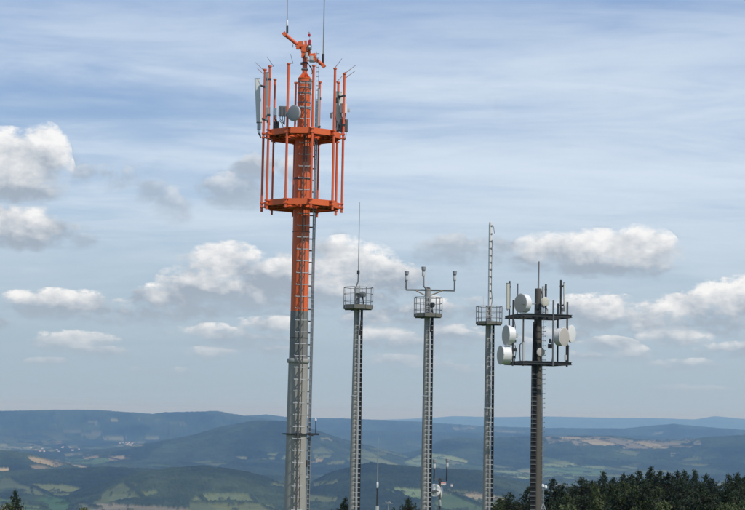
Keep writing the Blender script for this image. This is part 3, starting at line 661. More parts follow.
MB().lathe([(.13, z(63.6)), (.16, z(63.6)), (.16, z(62.6)), (.13, z(62.6))], 24).build('strap', DARK, mast)
MB().box(S.at(301.8, 63.6, -.15), (.10, .1, .09)).build('junction_box', DARK, mast, False)
for (px, py, w_, h_, m_) in ((309.5, 47.6, .19, .19, MGREY), (306.6, 55.4, .12, .22, LGREY), (311.4, 58.4, .16, .20, LGREY), (312, 61, .22, .09, MGREY), (308.4, 59.9, .12, .10, LGREY)):
    MB().prism(rr_poly(w_, .16, .03, 2), -h_ / 2, h_ / 2, None, S.at(px, py, -.22)).build('junction_box', m_, mast)
lens = MB().lathe([(.02, 0), (.045, .02), (.05, .06), (.02, .1)], 14, None, S.at(309.6, 48, -.3)).build('sensor_window', WHITE, mast)
bl = link('beacon_lamp', None, mast); c = S.at(309.7, 44.4, -.15)
MB().lathe([(.075, -.02), (.075, .03), (.06, .04), (.062, .13), (.05, .19), (.012, .215)], 18, None, c).build('lens', RED, bl)
MB().tube([c + Vector((0, 0, .2)), c + Vector((0, 0, .42))], .008, 6).build('stem', LGREY, bl)
MB().lathe([(.012, -.07), (.05, -.05), (.056, 0), (.05, .05), (.012, .07)], 16, None, S.at(309.3, 35.2, -.15)).build('lens', RED, bl)
MB().lathe([(.03, -.02), (.03, .02)], 10, None, S.at(309.3, 32.4, -.15)).build('cap', LGREY, bl)
pl_ = MB().tube([S.at(294.8, 46, -.3), S.at(298.4, 47, -.3)], .012, 6); pl_.tube([S.at(293.0, 44.6, -.3), S.at(293, 47.4, -.3)], .014, 6); pl_.build('sensor_arm', DARK, mast)
# whips at both ends of the cross arm
whip(S, (287.9, -60), (287.2, 33.5), -.2, .022, 'long whip antenna with white sleeve at the upper left end of the orange cross arm', (0.07, 0.145, .042), (0, 0.08, .048), GALV)
whip(S, (325.6, -60), (323.0, 66), .25, .026, 'long grey whip antenna at the lower right end of the orange cross arm', None, (0, 0.095, .055), mat('grey_green_rod', (.25, .27, .25), .5))
# equipment on the ring
pk = lambda k: pdir(k) * RP
panel(S, (257.4, 78.5), (259.2, 123), -.35, .235, .13, 12, 'leftmost pale panel antenna, leaning slightly, outside the orange ring platform', PALEP, polex=(pk(8).x, pk(8).y))
radio(S, 259.0, 126.3, -.35, .16, .26, .12, 'small grey radio box hanging under the leftmost panel antenna', LGREY, fins=False)
panel(S, (267.3, 72.5), (267.4, 121), -.9, .105, .20, 60, 'narrow pale panel antenna seen edge on, between the two left orange poles', LGREY, polex=(pk(9).x, pk(9).y))
radio(S, 268.0, 111.3, -.9, .24, .42, .14, 'light grey radio box between the two left orange poles', LGREY)
radio(S, 275.4, 112.0, -.9, .14, .30, .12, 'small white radio box just left of the dark finned box', WHITE, fins=False)
radio(S, 282.6, 111.4, -.3, .34, .42, .22, 'dark grey finned radio box left of the small grey dish', MGREY)
radio(S, 276.4, 125.8, -.3, .24, .34, .18, 'dark radio box low on the orange ring deck, below the finned one', DARK)
dish(S, 293.4, 113, -1.95, .66, .12, -38, 'small grey dish antenna on the orange ring platform', mat('mid_grey_radome', (.30, .30, .295), .6, 0, .06), 0, 'dish antennas', LGREY, pole=(pk(0).x, pk(0).y))
panel(S, (338.6, 91.8), (338.8, 131.3), .3, .28, .14, 20, 'wide cream panel antenna between the two right orange poles', CREAM, polex=(pk(3).x, pk(3).y))
panel(S, (318.9, 88.5), (318.3, 127), .5, .10, .18, 0, 'narrow pale panel antenna beside the cable tray right of the orange shaft', LGREY, polex=(pk(5).x, pk(5).y))
radio(S, 343.4, 108.5, .12, .30, .40, .16, 'white radio box at the top right of the orange ring platform', WHITE, 15, fins=False)
radio(S, 344.0, 125.6, .14, .33, .52, .22, 'dark grey finned radio box at the right edge of the orange ring platform', MGREY, 10)
radio(S, 337.0, 100.4, -.2, .13, .20, .16, 'black tilt bracket box on the wide cream panel antenna', DARK, fins=False)
radio(S, 348.8, 110.5, -.2, .10, .13, .10, 'tiny grey camera-like box poking out past the right pole', LGREY, fins=False)
radio(S, 331.4, 115.5, -.4, .10, .22, .12, 'small grey box clipped inside the second pole from the right', MGREY, fins=False)

# ================================================================== 2-4. slim grey masts with a basket platform
_sh = {}
def slim_mast(S, label, ybot_w, ytop_w, ytop, plat, lx_off, drk=1.0):
    """plat = (floor bottom y, floor top y, top rail y, centre x, half width m)"""
    t = thing('antenna_mast', label, 'antenna mast', S.base, 'slim grey masts in a row')
    zt_, z5 = S.z(ytop), S.z(510)
    r5, r1 = ybot_w / 2 / S.k, ytop_w / 2 / S.k
    r0 = r5 + (r5 - r1) * (z5 / (zt_ - z5)) * 0.9
    # eight-sided tapering steel shaft in sections
    n = 12; m = MB(); secs = 5
    for i in range(secs):
        za, zb2 = zt_ * i / secs, zt_ * (i + 1) / secs; ra = r0 + (r1 - r0) * i / secs; rb = r0 + (r1 - r0) * (i + 1) / secs
        m.lathe([(ra, za + (.02 if i else 0)), (rb + .004, zb2 - .10), (rb + .018, zb2 - .10), (rb + .018, zb2), (rb, zb2 + .0)], n)
    m.build('shaft', GREYP2, t)
    # ladder down the front right with a dark cable run behind it
    ltop = S.z(plat[2] - 2)
    def lpos(zz): return r0 + (r1 - r0) * min(1, zz / zt_)
    lm = MB(); pts0, pts1 = Vector((lx_off + r0 * .55, -r0 - .10, 0.3)), Vector((lx_off + r1 * .55, -r1 - .10, ltop))
    lm.bar(pts0 + Vector((0.02, 0, 0)), pts1 + Vector((.02, 0, 0)), .055, .05, (0, 1, 0))
    rh = 0.20
    zs_ = S.z(516); zz = zs_
    while zz > 0.5:
        zz -= 0.277; f_ = (zz - .3) / (ltop - .3); c = pts0.lerp(pts1, f_); lm.tube([c - Vector((rh, 0, 0)), c + Vector((rh, 0, 0))], .014, 4)
    la = lm.build('ladder', RUNGM, t, False)
    if 'rung' not in _sh:
        _sh['rung'] = MB().tube([(-rh, 0, 0), (rh, 0, 0)], .016, 6).mesh('rung', RUNGM)
    zz = zs_
    while zz < ltop - .1:
        f_ = (zz - .3) / (ltop - .3); c = pts0.lerp(pts1, f_); link('rung', _sh['rung'], la, c); zz += 0.277
    cb = MB()
    for i in range(4):
        o_ = Vector((.105 + .036 * i, .06 + .012 * (i % 2), 0)); cb.tube([pts0 + o_, pts0.lerp(pts1, .5) + o_, pts0.lerp(pts1, (S.z(plat[0] + 1) - .3) / (ltop - .3)) + o_], .021, 6)
    cb.build('cables', BLACK, t)
    # basket platform
    fb, ft, tr, cx, hw = plat
    pc = S.at(cx, (fb + ft) / 2); zc0, zc1 = S.z(fb), S.z(ft); pf = link('platform', None, t, (pc.x, 0, 0)); NS = 8; rt = rad(22.5 + 9)
    def cr(k, r_): a = rt + 2 * math.pi * k / NS; return Vector((r_ * math.sin(a), -r_ * math.cos(a), 0))
    Rr = hw / math.cos(rad(14))
    MB().prism([(cr(k, Rr).x, cr(k, Rr).y) for k in range(NS)], zc0 + .03, zc0 + .08).build('deck', FLOORP, pf, False)
    for k in range(NS):
        a, b = cr(k, Rr + .01), cr(k + 1, Rr + .01); hp = (zc1 - zc0) * .92; up = Vector((0, 0, zc0 + hp / 2)); MB().bar(a + up, b + up, .02, hp).build('toe_plate', FLOORP, pf, False)
    for k in range(4):
        a = cr(k, Rr * .95); b = cr(k + 4, Rr * .95); zz = Vector((0, 0, zc0 - .02)); 
        if k < 2: MB().bar(a + zz, b + zz + Vector((0, 0, -.005 * k)), .06, .06 ).build('joist', GALVD, pf, False)
    zr = S.z(tr); rl = link('railing', None, pf)
    pm = MB().tube([(0, 0, zc0 + .02), (0, 0, zr)], .021, 8).mesh('rail_post', GALVD)
    for k in range(NS): link('rail_post', pm, rl, cr(k, Rr + .03))
    for q_ in (1.0, .66, .33):
        zz = Vector((0, 0, zc0 + (zr - zc0) * (q_ if q_ == 1 else q_ + .04)))
        mm = MB()
        for k in range(NS): mm.tube([cr(k, Rr + .03) + zz, cr(k + 1, Rr + .03) + zz], .019 if q_ == 1 else .014, 6)
        mm.build('rail', GALVD, rl)
    return t
GREYP2 = mat('slim_mast_grey', (0.33, 0.32, 0.29), 0.6, 0.05, 0.17, 2.0, 0.5, (0.22, 0.212, 0.19))

S2 = Site(356.4, 330, 100.0)
m2 = slim_mast(S2, 'slim tapering grey mast with railed basket platform, left of the three slim masts', 8.6, 5.2, 289, (309.3, 304.6, 287.6, 358.2, .82), .05)
MB().prism(rr_poly(.30, .30, .05), S2.z(293), S2.z(286.6), None, S2.at(357.8, 290, -.1).xy.to_3d()).build('equipment_box', LGREY, m2)
MB().lathe([(.02, -.16), (.17, -.14), (.19, -.05), (.19, .05), (.14, .16), (.02, .19)], 18, None, S2.at(362.6, 294.5, -.35)).build('equipment_drum', MGREY, m2)
hk = MB(); hk.tube([S2.at(362.8, 297, -.35), S2.at(363.4, 303, -.35), S2.at(362.2, 309, -.3), S2.at(361, 320, -.3), S2.at(359.8, 335, -.3)], .035, 8); hk.build('cables', BLACK, m2)
gn = MB(); gn.tube([S2.at(355.9, 291), S2.at(355.9, 287.5), S2.at(357.0, 284.6), S2.at(358.1, 281.6), S2.at(358.3, 277), S2.at(358.4, 272)], .04, 10); gn.build('gooseneck_pipe', GALVD, m2)
whip(S2, (359.8, 202), (358.35, 274), 0, .030, 'tall thin whip antenna on the gooseneck of the left slim mast', None, (0, .05, .08), GALV, taper=.45)

S3 = Site(427.2, 330, 100.0)
m3 = slim_mast(S3, 'slim tapering grey mast with a wide cross arm above its basket, middle of three', 8.4, 5.6, 289, (317.3, 313.2, 297.6, 428.0, .78), .03)
xa = MB(); a, b = S3.at(406.2, 290.2), S3.at(454.8, 290.2); b.z = a.z = (a.z + b.z) / 2; xa.tube([a, b], .052, 12)
xo = xa.build('cross_arm', GALVD, m3)
for px in (416, 442.6):
    MB().tube([S3.at(px, 290.6, -.04), S3.at(427.6 + (1.2 if px > 430 else -.8), 296.2, -.04)], .036, 8).build('brace', mat('rusty_brace', (.30, .24, .18), .6), xo)
for px in (406.3, 454.5):
    MB().tube([S3.at(px, 290.2), S3.at(px + .1, 280)], .05, 10).build('arm_post', GALVD, xo)
MB().tube([S3.at(427.6, 289.4, -.1), S3.at(425.2, 287.8, -.14), S3.at(423.7, 286.2, -.16), S3.at(423.65, 276)], .05, 10).build('arm_post', GALVD, xo)
MB().lathe([(.12, S3.z(293)), (.15, S3.z(293)), (.15, S3.z(288)), (.10, S3.z(287.2))], 16).build('head_clamp', BROWN, m3)
def cyl_ant(S, px, ytop, ybot, label, wpx=4.1, group='cylinder antennas on the cross arm', cm=LGREY):
    b = S.at(px, ybot); a = S.at(px, ytop); L = (a - b).length; r = wpx / 2 / S.k
    t = thing('cylinder_antenna', label, 'antenna', S.w(b), group)
    MB().lathe([(r * .50, -.05), (r * .55, 0), (r * .80, .02), (r * .80, L * .40), (r * .70, L * .44)], 18).build('lower_can', LGREY, t)
    MB().lathe([(r * .70, L * .44 + .001), (r * .76, L * .62)], 18).build('neck', cm, t)
    MB().lathe([(r * .76, L * .62 + .001), (r * 1.0, L * .66), (r * 1.04, L * .88), (r * 1.1, L * .885), (r * 1.1, L * .97), (r * .9, L)], 18).build('upper_can', cm, t)
    return t
CANM = mat('can_grey', (.30, .31, .325), .5, 0, .12)
for px, yt, yb, lb in ((406.6, 271, 280.5, 'grey and white cylinder antenna at the left end of the cross arm'), (423.5, 266.6, 276.3, 'grey and white cylinder antenna on the taller middle post of the cross arm'), (454.6, 271, 280.6, 'grey and white cylinder antenna at the right end of the cross arm')):
    cyl_ant(S3, px, yt, yb, lb, cm=CANM)
MB().tube([S3.at(405.2, 288, -.05), S3.at(404.9, 283, -.05), S3.at(405.6, 280.4, -.05)], .014, 6).build('cables', BLACK, m3)
eq = MB(); eq.lathe([(.02, -.15), (.13, -.12), (.15, 0), (.13, .14), (.02, .17)], 16, None, S3.at(432.4, 305, -.25)); eq.box(S3.at(431.8, 311, -.25), (.14, .12, .18)); eq.build('equipment_drum', DARK, m3)
MB().box(S3.at(423.6, 305, -.5), (.05, .03, .95)).build('gate_post', LGREY, m3, False)
hk = MB(); hk.tube([S3.at(432, 307, -.25), S3.at(433, 314, -.25), S3.at(431.4, 320, -.3), S3.at(430.4, 332, -.3)], .035, 8); hk.build('cables', BLACK, m3)

S4 = Site(488.5, 330, 102.0)
m4 = slim_mast(S4, 'slim tapering dark grey mast with basket platform, right of the three slim masts', 8.2, 5.4, 306, (324.7, 321.4, 306.6, 489.0, .73), .02, .9)
tb0, tb1 = S4.at(489.8, 307, -.02), S4.at(491.3, 222, -.02)
ta = thing('tube_antenna', 'tall white tube antenna with dark rings on the right slim mast', 'antenna', S4.w(tb0)); L = (tb1 - tb0).length
MB().tube([(0, 0, -.3), (0, 0, L - .02), (0, 0, L)], [.106, .102, .06], 18).build('tube', WHITE, ta)
MB().tube([(-.10, .03, -.3), (-.10, .03, L - .15)], .014, 8).build('support_rod', LGREY, ta)
for py in (226, 234, 241.3, 248.5, 255.5, 262.6, 269.7, 276.8, 283.9, 291, 298):
    zz = S4.z(py) - tb0.z; rg = MB().lathe([(.090, zz - .010), (.110, zz - .010), (.110, zz + .010), (.090, zz + .010)], 18); rg.box((.055, -.098, zz), (.085, .05, .075)); rg.build('clamp_ring', MGREY, ta)
lo = [S4.at(px, py, -.1) - tb0 for px, py in ((491.4, 225.4), (493.0, 225.6), (493.8, 228), (494.2, 232), (494.6, 233.4))]
MB().tube(lo, .016, 6).build('cable_loop', BLACK, ta)
cbl = [S4.at(px, py, -.1) - tb0 for px, py in ((492.2, 240), (491.6, 270), (491.5, 290), (492.3, 300), (491.4, 306))]
MB().tube(cbl, .015, 6).build('feed_cable', DARK, ta)
whip(S4, (483.6, 296.5), (483.6, 307.5), -.4, .018, 'short white whip antenna on the basket railing of the right slim mast', None, None, WHITE)
eb = MB(); eb.box(S4.at(486.9, 313, -.15), (.12, .16, .7)); eb.build('equipment_box', LGREY, m4, False)

# ================================================================== 5. brown mast full of dishes
S5 = Site(537.8, 340, 100.0)
m5 = thing('antenna_mast', 'stout brown grey mast with two dark square platforms crowded with dishes', 'antenna mast', S5.base)
z = S5.z
MB().lathe([(.40, 0), (.315, z(510)), (.265, z(365)), (.225, z(318)), (.20, z(289)), (.17, z(288.5))], 20).build('shaft', BROWN, m5)
ct = MB()  # dark cable run on the left front of the shaft
for i in range(6): ct.tube([(-.38 + .05 * i, -.36, .3), (-.345 + .05 * i, -.33, z(366)), (-.28 + .038 * i, -.24, z(322))], .024, 6)
for s_ in (-.40, -.09): ct.bar((s_, -.345, .3), (s_ + .03, -.30, z(366)), .035, .06, (0, 1, 0))
cto = ct.build('cable_run', BLACK, m5, False)
cl_ = MB().bar((-.16, 0, 0), (.17, 0, 0), .03, .03).mesh('cable_clamp', GALVD, False)
zz = z(514)
while zz < z(372): link('cable_clamp', cl_, cto, (-.24, -.40, zz)); zz += .262
r_l = MB(); r_l.bar((.33, -.14, .3), (.30, -.14, z(300)), .04, .05, (0, 1, 0)); 
zz = .6
while zz < z(514): r_l.tube([(.20, -.16, zz), (.42, -.16, zz)], .014, 4); zz += .28
r_o = r_l.build('ladder', MGREY, m5, False)
rg = MB().tube([(-.09, 0, 0), (.10, 0, 0)], .017, 6); rg.box((.10, 0, .0), (.03, .03, .06)); rg = rg.mesh('rung', GALVD)
zz = z(514)
while zz < z(302): link('rung', rg, r_o, (.33, -.17, zz)); zz += .28
def frame5(py, lab):
    p = link('square_platform', None, m5, (0, 0, z(py))); a0 = rad(14); hw = 1.62
    cs = [Vector((x * hw, y * hw, 0)) for x, y in ((-1, -1), (1, -1), (1, 1), (-1, 1))]; R_ = Rz(a0); cs = [R_ @ (c * .93) for c in cs]
    for k in range(4):
        a, b = cs[k], cs[(k + 1) % 4]; e = (b - a).normalized() * (.06 if k % 2 else -.06)
        m = MB(); m.bar(a - e, b + e, .12, .025); m.bar(a - e + Vector((0, 0, .15)), b + e + Vector((0, 0, .15)), .12, .025); m.bar(a - e + Vector((0, 0, .075)), b + e + Vector((0, 0, .075)), .02, .125); m.build('frame_beam', DARK, p, False)
    for k in range(4):
        d = R_ @ Vector((math.cos(k * math.pi / 2), math.sin(k * math.pi / 2), 0)); m = MB(); m.bar(d * .22 + Vector((0, 0, .05)), d * 1.44 + Vector((0, 0, .05)), .10, .11); m.build('spoke', DARK, p, False)
    g = MB(); n_ = 9
    for i in range(n_):
        o_ = -1.3 + 2.6 * i / (n_ - 1)
        g.bar(R_ @ Vector((-1.42, o_, .18)), R_ @ Vector((1.42, o_, .18)), .05, .02)
    g.build('grating', DARK, p, False)
    MB().lathe([(.23, -.06), (.36, -.06), (.36, .17), (.23, .17)], 20).build('hub', DARK, p)
    return p
frame5(318.2, 'u'); frame5(365, 'l')
POLES = {}
for nm, px, yt, yb, dyy, r_, mt in (('a', 509.4, 281, 332, -.9, .05, DARK), ('b', 513.0, 300, 366, -1.5, .05, DARK), ('c', 523.2, 316, 366, -1.6, .045, BROWN), ('d', 553.2, 300.5, 366, -1.4, .055, MGREY), ('e', 557.8, 303.6, 366, 1.2, .05, DARK),
                                ('f', 567.2, 302, 367, .6, .055, BROWN), ('g', 560.8, 280, 319, .9, .055, DARK), ('h', 545.8, 284.2, 318, .7, .06, DARK), ('i', 517.5, 283.5, 318, .9, .045, mat('violet_grey_pole', (.16, .16, .20), .5)), ('j', 566.5, 345, 366, -.4, .05, DARK)):
    a, b = S5.at(px, yt, dyy), S5.at(px, yb, dyy); a.x = b.x = (a.x + b.x) / 2
    MB().tube([b, a], r_, 12).build('antenna_pole', mt, m5); POLES[nm] = (b.x, b.y)
fr = MB(); fr.tube([S5.at(568.6, 345.6, -.4), S5.at(568.2, 347, -.4), S5.at(568.0, 362.5, -.4), S5.at(566.4, 364.4, -.4)], .045, 8); fr.tube([S5.at(566.5, 345.4, -.4), S5.at(568.6, 345.6, -.4)], .045, 8); fr.build('loop_bracket', DARK, m5)
for (px0, py0, px1, py1) in ((514.2, 320, 513.6, 345), (553.4, 320, 551.2, 346), (515, 345, 514, 364), (553, 330, 551.8, 362), (541.5, 291, 542.5, 316), (539.8, 310, 541, 345), (545.5, 306, 547.5, 317), (560, 306, 562.5, 317)):
    a, b = S5.at(px0, py0, -.7), S5.at(px1, py1, -.6); c = (a + b) / 2 + Vector((.06, 0, -.06)); MB().tube([a, (a + c) / 2 + Vector((.04, 0, 0)), c, b], .02, 6).build('cable', BLACK, m5)
for px, py, w_, h_, dyy in ((550.3, 346.3, .28, .26, -1.1), (550.0, 341, .10, .24, -1.1), (514.6, 341, .18, .16, -1.2), (515.2, 350, .20, .18, -1.2), (514.2, 357, .16, .14, -1.2), (538.6, 307, .24, .22, -.3), (537.4, 312, .2, .16, -.3)):
    MB().prism(rr_poly(w_, .2, .04, 2), -h_ / 2, h_ / 2, None, S5.at(px, py, dyy)).build('junction_box', DARK, m5)
for px, py, px1, py1 in ((533.2, 328, 535, 328), (533.2, 336, 535, 336), (532.6, 344, 534.6, 344), (532.4, 349, 534.6, 349), (541.6, 334, 544, 334), (541.6, 328, 544.6, 328), (532, 304, 536, 304)):
    MB().tube([S5.at(px, py, -.2), S5.at(px1, py1, -.2)], .025, 6).build('step_peg', GALVD, m5)
whip(S5, (539.0, 261.5), (538.4, 290), 0, .052, 'thick grey rod antenna on the very top of the brown mast', None, (0, .04, .09), mat('grey_rod', (.20, .205, .22), .5), taper=.8)
GD = 'dish antennas on the brown mast'
dish(S5, 520.4, 303.2, -1.3, 1.10, .42, -54, 'large grey-faced drum dish, left of the brown mast above the upper platform', RADOME, 0, GD, WHITE, POLES['c'])
dish(S5, 505.7, 335.2, -1.3, 1.17, .42, -72, 'large drum dish turned left, between the two dark platforms at their left end', RADOME, 0, GD, WHITE, POLES['b'])
dish(S5, 500.2, 355.0, -1.3, 1.09, .55, -73, 'lowest and leftmost drum dish, beside the left end of the lower dark platform', RADOME, 0, GD, WHITE, POLES['b'])
dish(S5, 564.4, 336.8, -.9, 1.06, .45, 50, 'large tan-faced drum dish between the dark platforms on the right', TAN, 0, GD, WHITE, POLES['e'])
dish(S5, 572.2, 334, .9, 1.04, .14, 58, 'plain bright white dish farthest right, half behind the tan-faced one', WHITE, 0, GD, WHITE, POLES['f'])
dish(S5, 545.3, 301.6, -.5, .54, .12, 14, 'small cream dish high on the brown mast, just above the upper platform', CREAM, 0, GD, LGREY, POLES['h'])
dish(S5, 541.0, 352.2, -.75, .50, .10, 18, 'small beige dish in front of the brown shaft, just above the lower platform', TAN, 0, GD, LGREY, (.15, -.3))
panel(S5, (508.0, 283), (508.0, 309.6), -1.0, .19, .13, 10, 'cream panel antenna standing at the upper left corner of the brown mast', CREAM, polex=POLES['a'])
panel(S5, (564.0, 282.5), (564.2, 308.4), .8, .075, .16, 0, 'thin pale yellow panel antenna on the upper right of the brown mast', CREAM, polex=POLES['g'])
panel(S5, (543.4, 286.5), (543.2, 307), .5, .17, .10, 30, 'pale grey panel antenna close to the top right of the brown shaft', LGREY, polex=POLES['h'])
panel(S5, (523.4, 341.5), (523.4, 361.5), -1.75, .12, .10, 15, 'small pale panel antenna between the dark platforms left of the brown shaft', LGREY, polex=POLES['c'])
MB().tube([S5.at(522.6, 342, -1.72), S5.at(520, 344.6, -1.72), S5.at(519.8, 352, -1.72), S5.at(520.2, 360.6, -1.72), S5.at(522.6, 361.4, -1.72)], .03, 8).build('loop_bracket', DARK, m5)
radio(S5, 516.6, 335.4, -1.5, .16, .22, .14, 'small pinkish grey radio box right of the left middle drum dish', LGREY, fins=False)
radio(S5, 565.8, 357.6, -.6, .16, .30, .14, 'small light radio box inside the loop at the right end of the lower platform', LGREY, fins=False)
radio(S5, 546.8, 311.6, -.6, .18, .30, .16, 'small light grey radio box under the small cream dish', LGREY, fins=False)
radio(S5, 563.4, 309.6, .3, .20, .24, .16, 'small grey radio box at the foot of the thin yellow panel antenna', MGREY, fins=False)

# ================================================================== 6. smaller things along the bottom edge
S6 = Site(377.3, 490, 92.0)
w6 = thing('pole_mast', 'thin dark pole carrying a white-based whip, between the left and middle slim masts', 'antenna pole', S6.base)
MB().tube([(0, 0, 0), (0, 0, S6.z(506))], .11, 12).build('base_pipe', LGREY, w6); MB().tube([(0, 0, S6.z(507)), (0, 0, S6.z(488.6))], .042, 10).build('pole', DARK, w6)
whip(S6, (378.1, 437), (377.4, 489.4), 0, .030, 'slender grey whip antenna with a thick white base on a thin pole', (.03, .14, .058), (0, .02, .06), GALV)
S7 = Site(439.8, 490, 108.0)
w7 = thing('pole_mast', 'short dark mast with a small forked arm, right of the middle slim mast', 'antenna pole', S7.base)
MB().tube([(0, 0, 0), (0, 0, S7.z(478.2))], .065, 12).build('pole', BROWN, w7)
fk = MB(); fk.bar(S7.at(433.7, 479.2), S7.at(446.5, 479.2), .09, .07); fk.box(S7.at(439.8, 481), (.22, .16, .16)); fk.build('fork_arm', GALVD, w7, False)
for px in (434.0, 446.6): MB().tube([S7.at(px, 481.2), S7.at(px + .3, 467)], .045, 8).build('arm_post', DARK, w7)
cyl_ant(S7, 434.3, 459, 468.2, 'small white and grey cylinder antenna on the left prong of the short forked mast', 3.4, 'cylinder antennas on the short forked mast', CANM)
cyl_ant(S7, 447.3, 458.4, 467.2, 'small white and grey cylinder antenna on the right prong of the short forked mast', 3.4, 'cylinder antennas on the short forked mast', CANM)
dish(S7, 435.2, 490.2, -.3, .78, .16, 24, 'small white dish on the short forked mast, close to the middle slim mast', WHITE, 0, 'dish antennas', WHITE, (0, 0))
bk = MB(); bk.box(S7.at(434.2, 491.3, -.42), (.24, .1, .12)); bk.tube([S7.at(433, 493.6, -.42), S7.at(434.5, 490.4, -.45), S7.at(438.8, 491.4, -.2)], .03, 8); bk.build('dish_bracket', MGREY, w7)
MB().lathe([(.33, -.02), (.36, 0), (.33, .02)], 28, face_dir(60), S7.at(440.6, 492, .25)).build('reflector', WHITE, w7)
MB().tube([S7.at(439.6, 500, -.08), S7.at(440.6, 506, -.08)], .07, 8).build('junction_box', LGREY, w7)
S8 = Site(543.2, 500, 96.0)
w8 = thing('tripod_mast', 'spindly pale tripod mast with two small white lamps, against the foot of the brown mast', 'antenna pole', S8.base)
tip = S8.z(503)
MB().tube([(0, 0, tip - 1.2), (0, 0, S8.z(486))], .03, 8).build('pole', GALV, w8)
for a in (0, 120, 240): MB().tube([(0, 0, tip), (math.sin(rad(a + 60)) * .75, -math.cos(rad(a + 60)) * .75, tip - 1.9), (math.sin(rad(a + 60)) * 1.6, -math.cos(rad(a + 60)) * 1.6, 0)], .024, 8).build('leg', GALV, w8)
zz = tip - .3
for i in range(4): MB().bar((-.12 - .08 * i, -.1, zz - .4 * i), (.12 + .08 * i, -.1, zz - .4 * i), .03, .03).build('cross_tie', GALV, w8)
for px, py in ((542.9, 486), (545.8, 487.2)): MB().lathe([(.02, -.08), (.07, -.06), (.08, .04), (.05, .10), (.01, .12)], 14, None, S8.at(px, py, -.05)).build('lamp', WHITE, w8)
MB().bar(S8.at(542.6, 489, -.05), S8.at(546, 489.4, -.05), .03, .03).build('lamp_arm', GALV, w8)
S9 = Site(388.2, 505, 110.0)
w9 = thing('wind_sensor', 'tiny pale wind sensor on a thin pole above a tree crown', 'wind sensor', S9.base)
MB().tube([(0, 0, 0), (0, 0, S9.z(502.5))], .03, 8).build('pole', GALV, w9)
for i in range(3):
    a = rad(120 * i + 20); p = Vector((math.sin(a) * .17, math.cos(a) * .17, S9.z(502.2))); m = MB(); m.tube([(0, 0, p.z), p], .010, 5); m.lathe([(.005, -.05), (.045, -.02), (.05, .03)], 10, None, p); m.build('cup', LGREY, w9)
MB().bar((-.32, 0, S9.z(503.4)), (.3, 0, S9.z(503.4)), .03, .03).build('vane_arm', GALV, w9)

# ================================================================== trees
def leafmat(name, c1, c2):
    m = bpy.data.materials.new(name); m.use_nodes = True; t = m.node_tree; b = NB(t); bs = t.nodes['Principled BSDF']
    tcn = t.nodes.new('ShaderNodeTexCoord'); oi = t.nodes.new('ShaderNodeObjectInfo')
    n1 = b.noise(tcn.outputs['Object'], 0.9, 3.0, .6); n2 = b.noise(tcn.outputs['Object'], 9.0, 2.0, .6)
    c = b.mix(b.ramp(b.m('ADD', b.m('MULTIPLY', n1, .6), b.m('MULTIPLY', n2, .4)), .35, .65), c1 + (1,), c2 + (1,))
    k = b.m('MULTIPLY_ADD', oi.outputs['Random'], .5, .75); c = b.mix(1.0, c, k, 'MULTIPLY')
    t.links.new(c, bs.inputs['Base Color']); bs.inputs['Roughness'].default_value = .6; bs.inputs['Specular IOR Level'].default_value = .25
    bs.inputs['Transmission Weight'].default_value = 0.0
    return m
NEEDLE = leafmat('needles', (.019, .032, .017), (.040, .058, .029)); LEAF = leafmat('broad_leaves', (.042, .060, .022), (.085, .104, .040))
NEEDLE2 = leafmat('paler_needles', (.035, .052, .020), (.075, .095, .034))  # lighter, yellower needle tone for a whole conifer variant
BARK = mat('bark', (.11, .08, .06), .9, 0, .3, 6.0, .5, (.06, .045, .035))
def mesh_np(name, V_, F_, m):
    me = bpy.data.meshes.new(name); me.from_pydata(V_.tolist(), [], F_.tolist()); me.materials.append(m); me.update(); return me
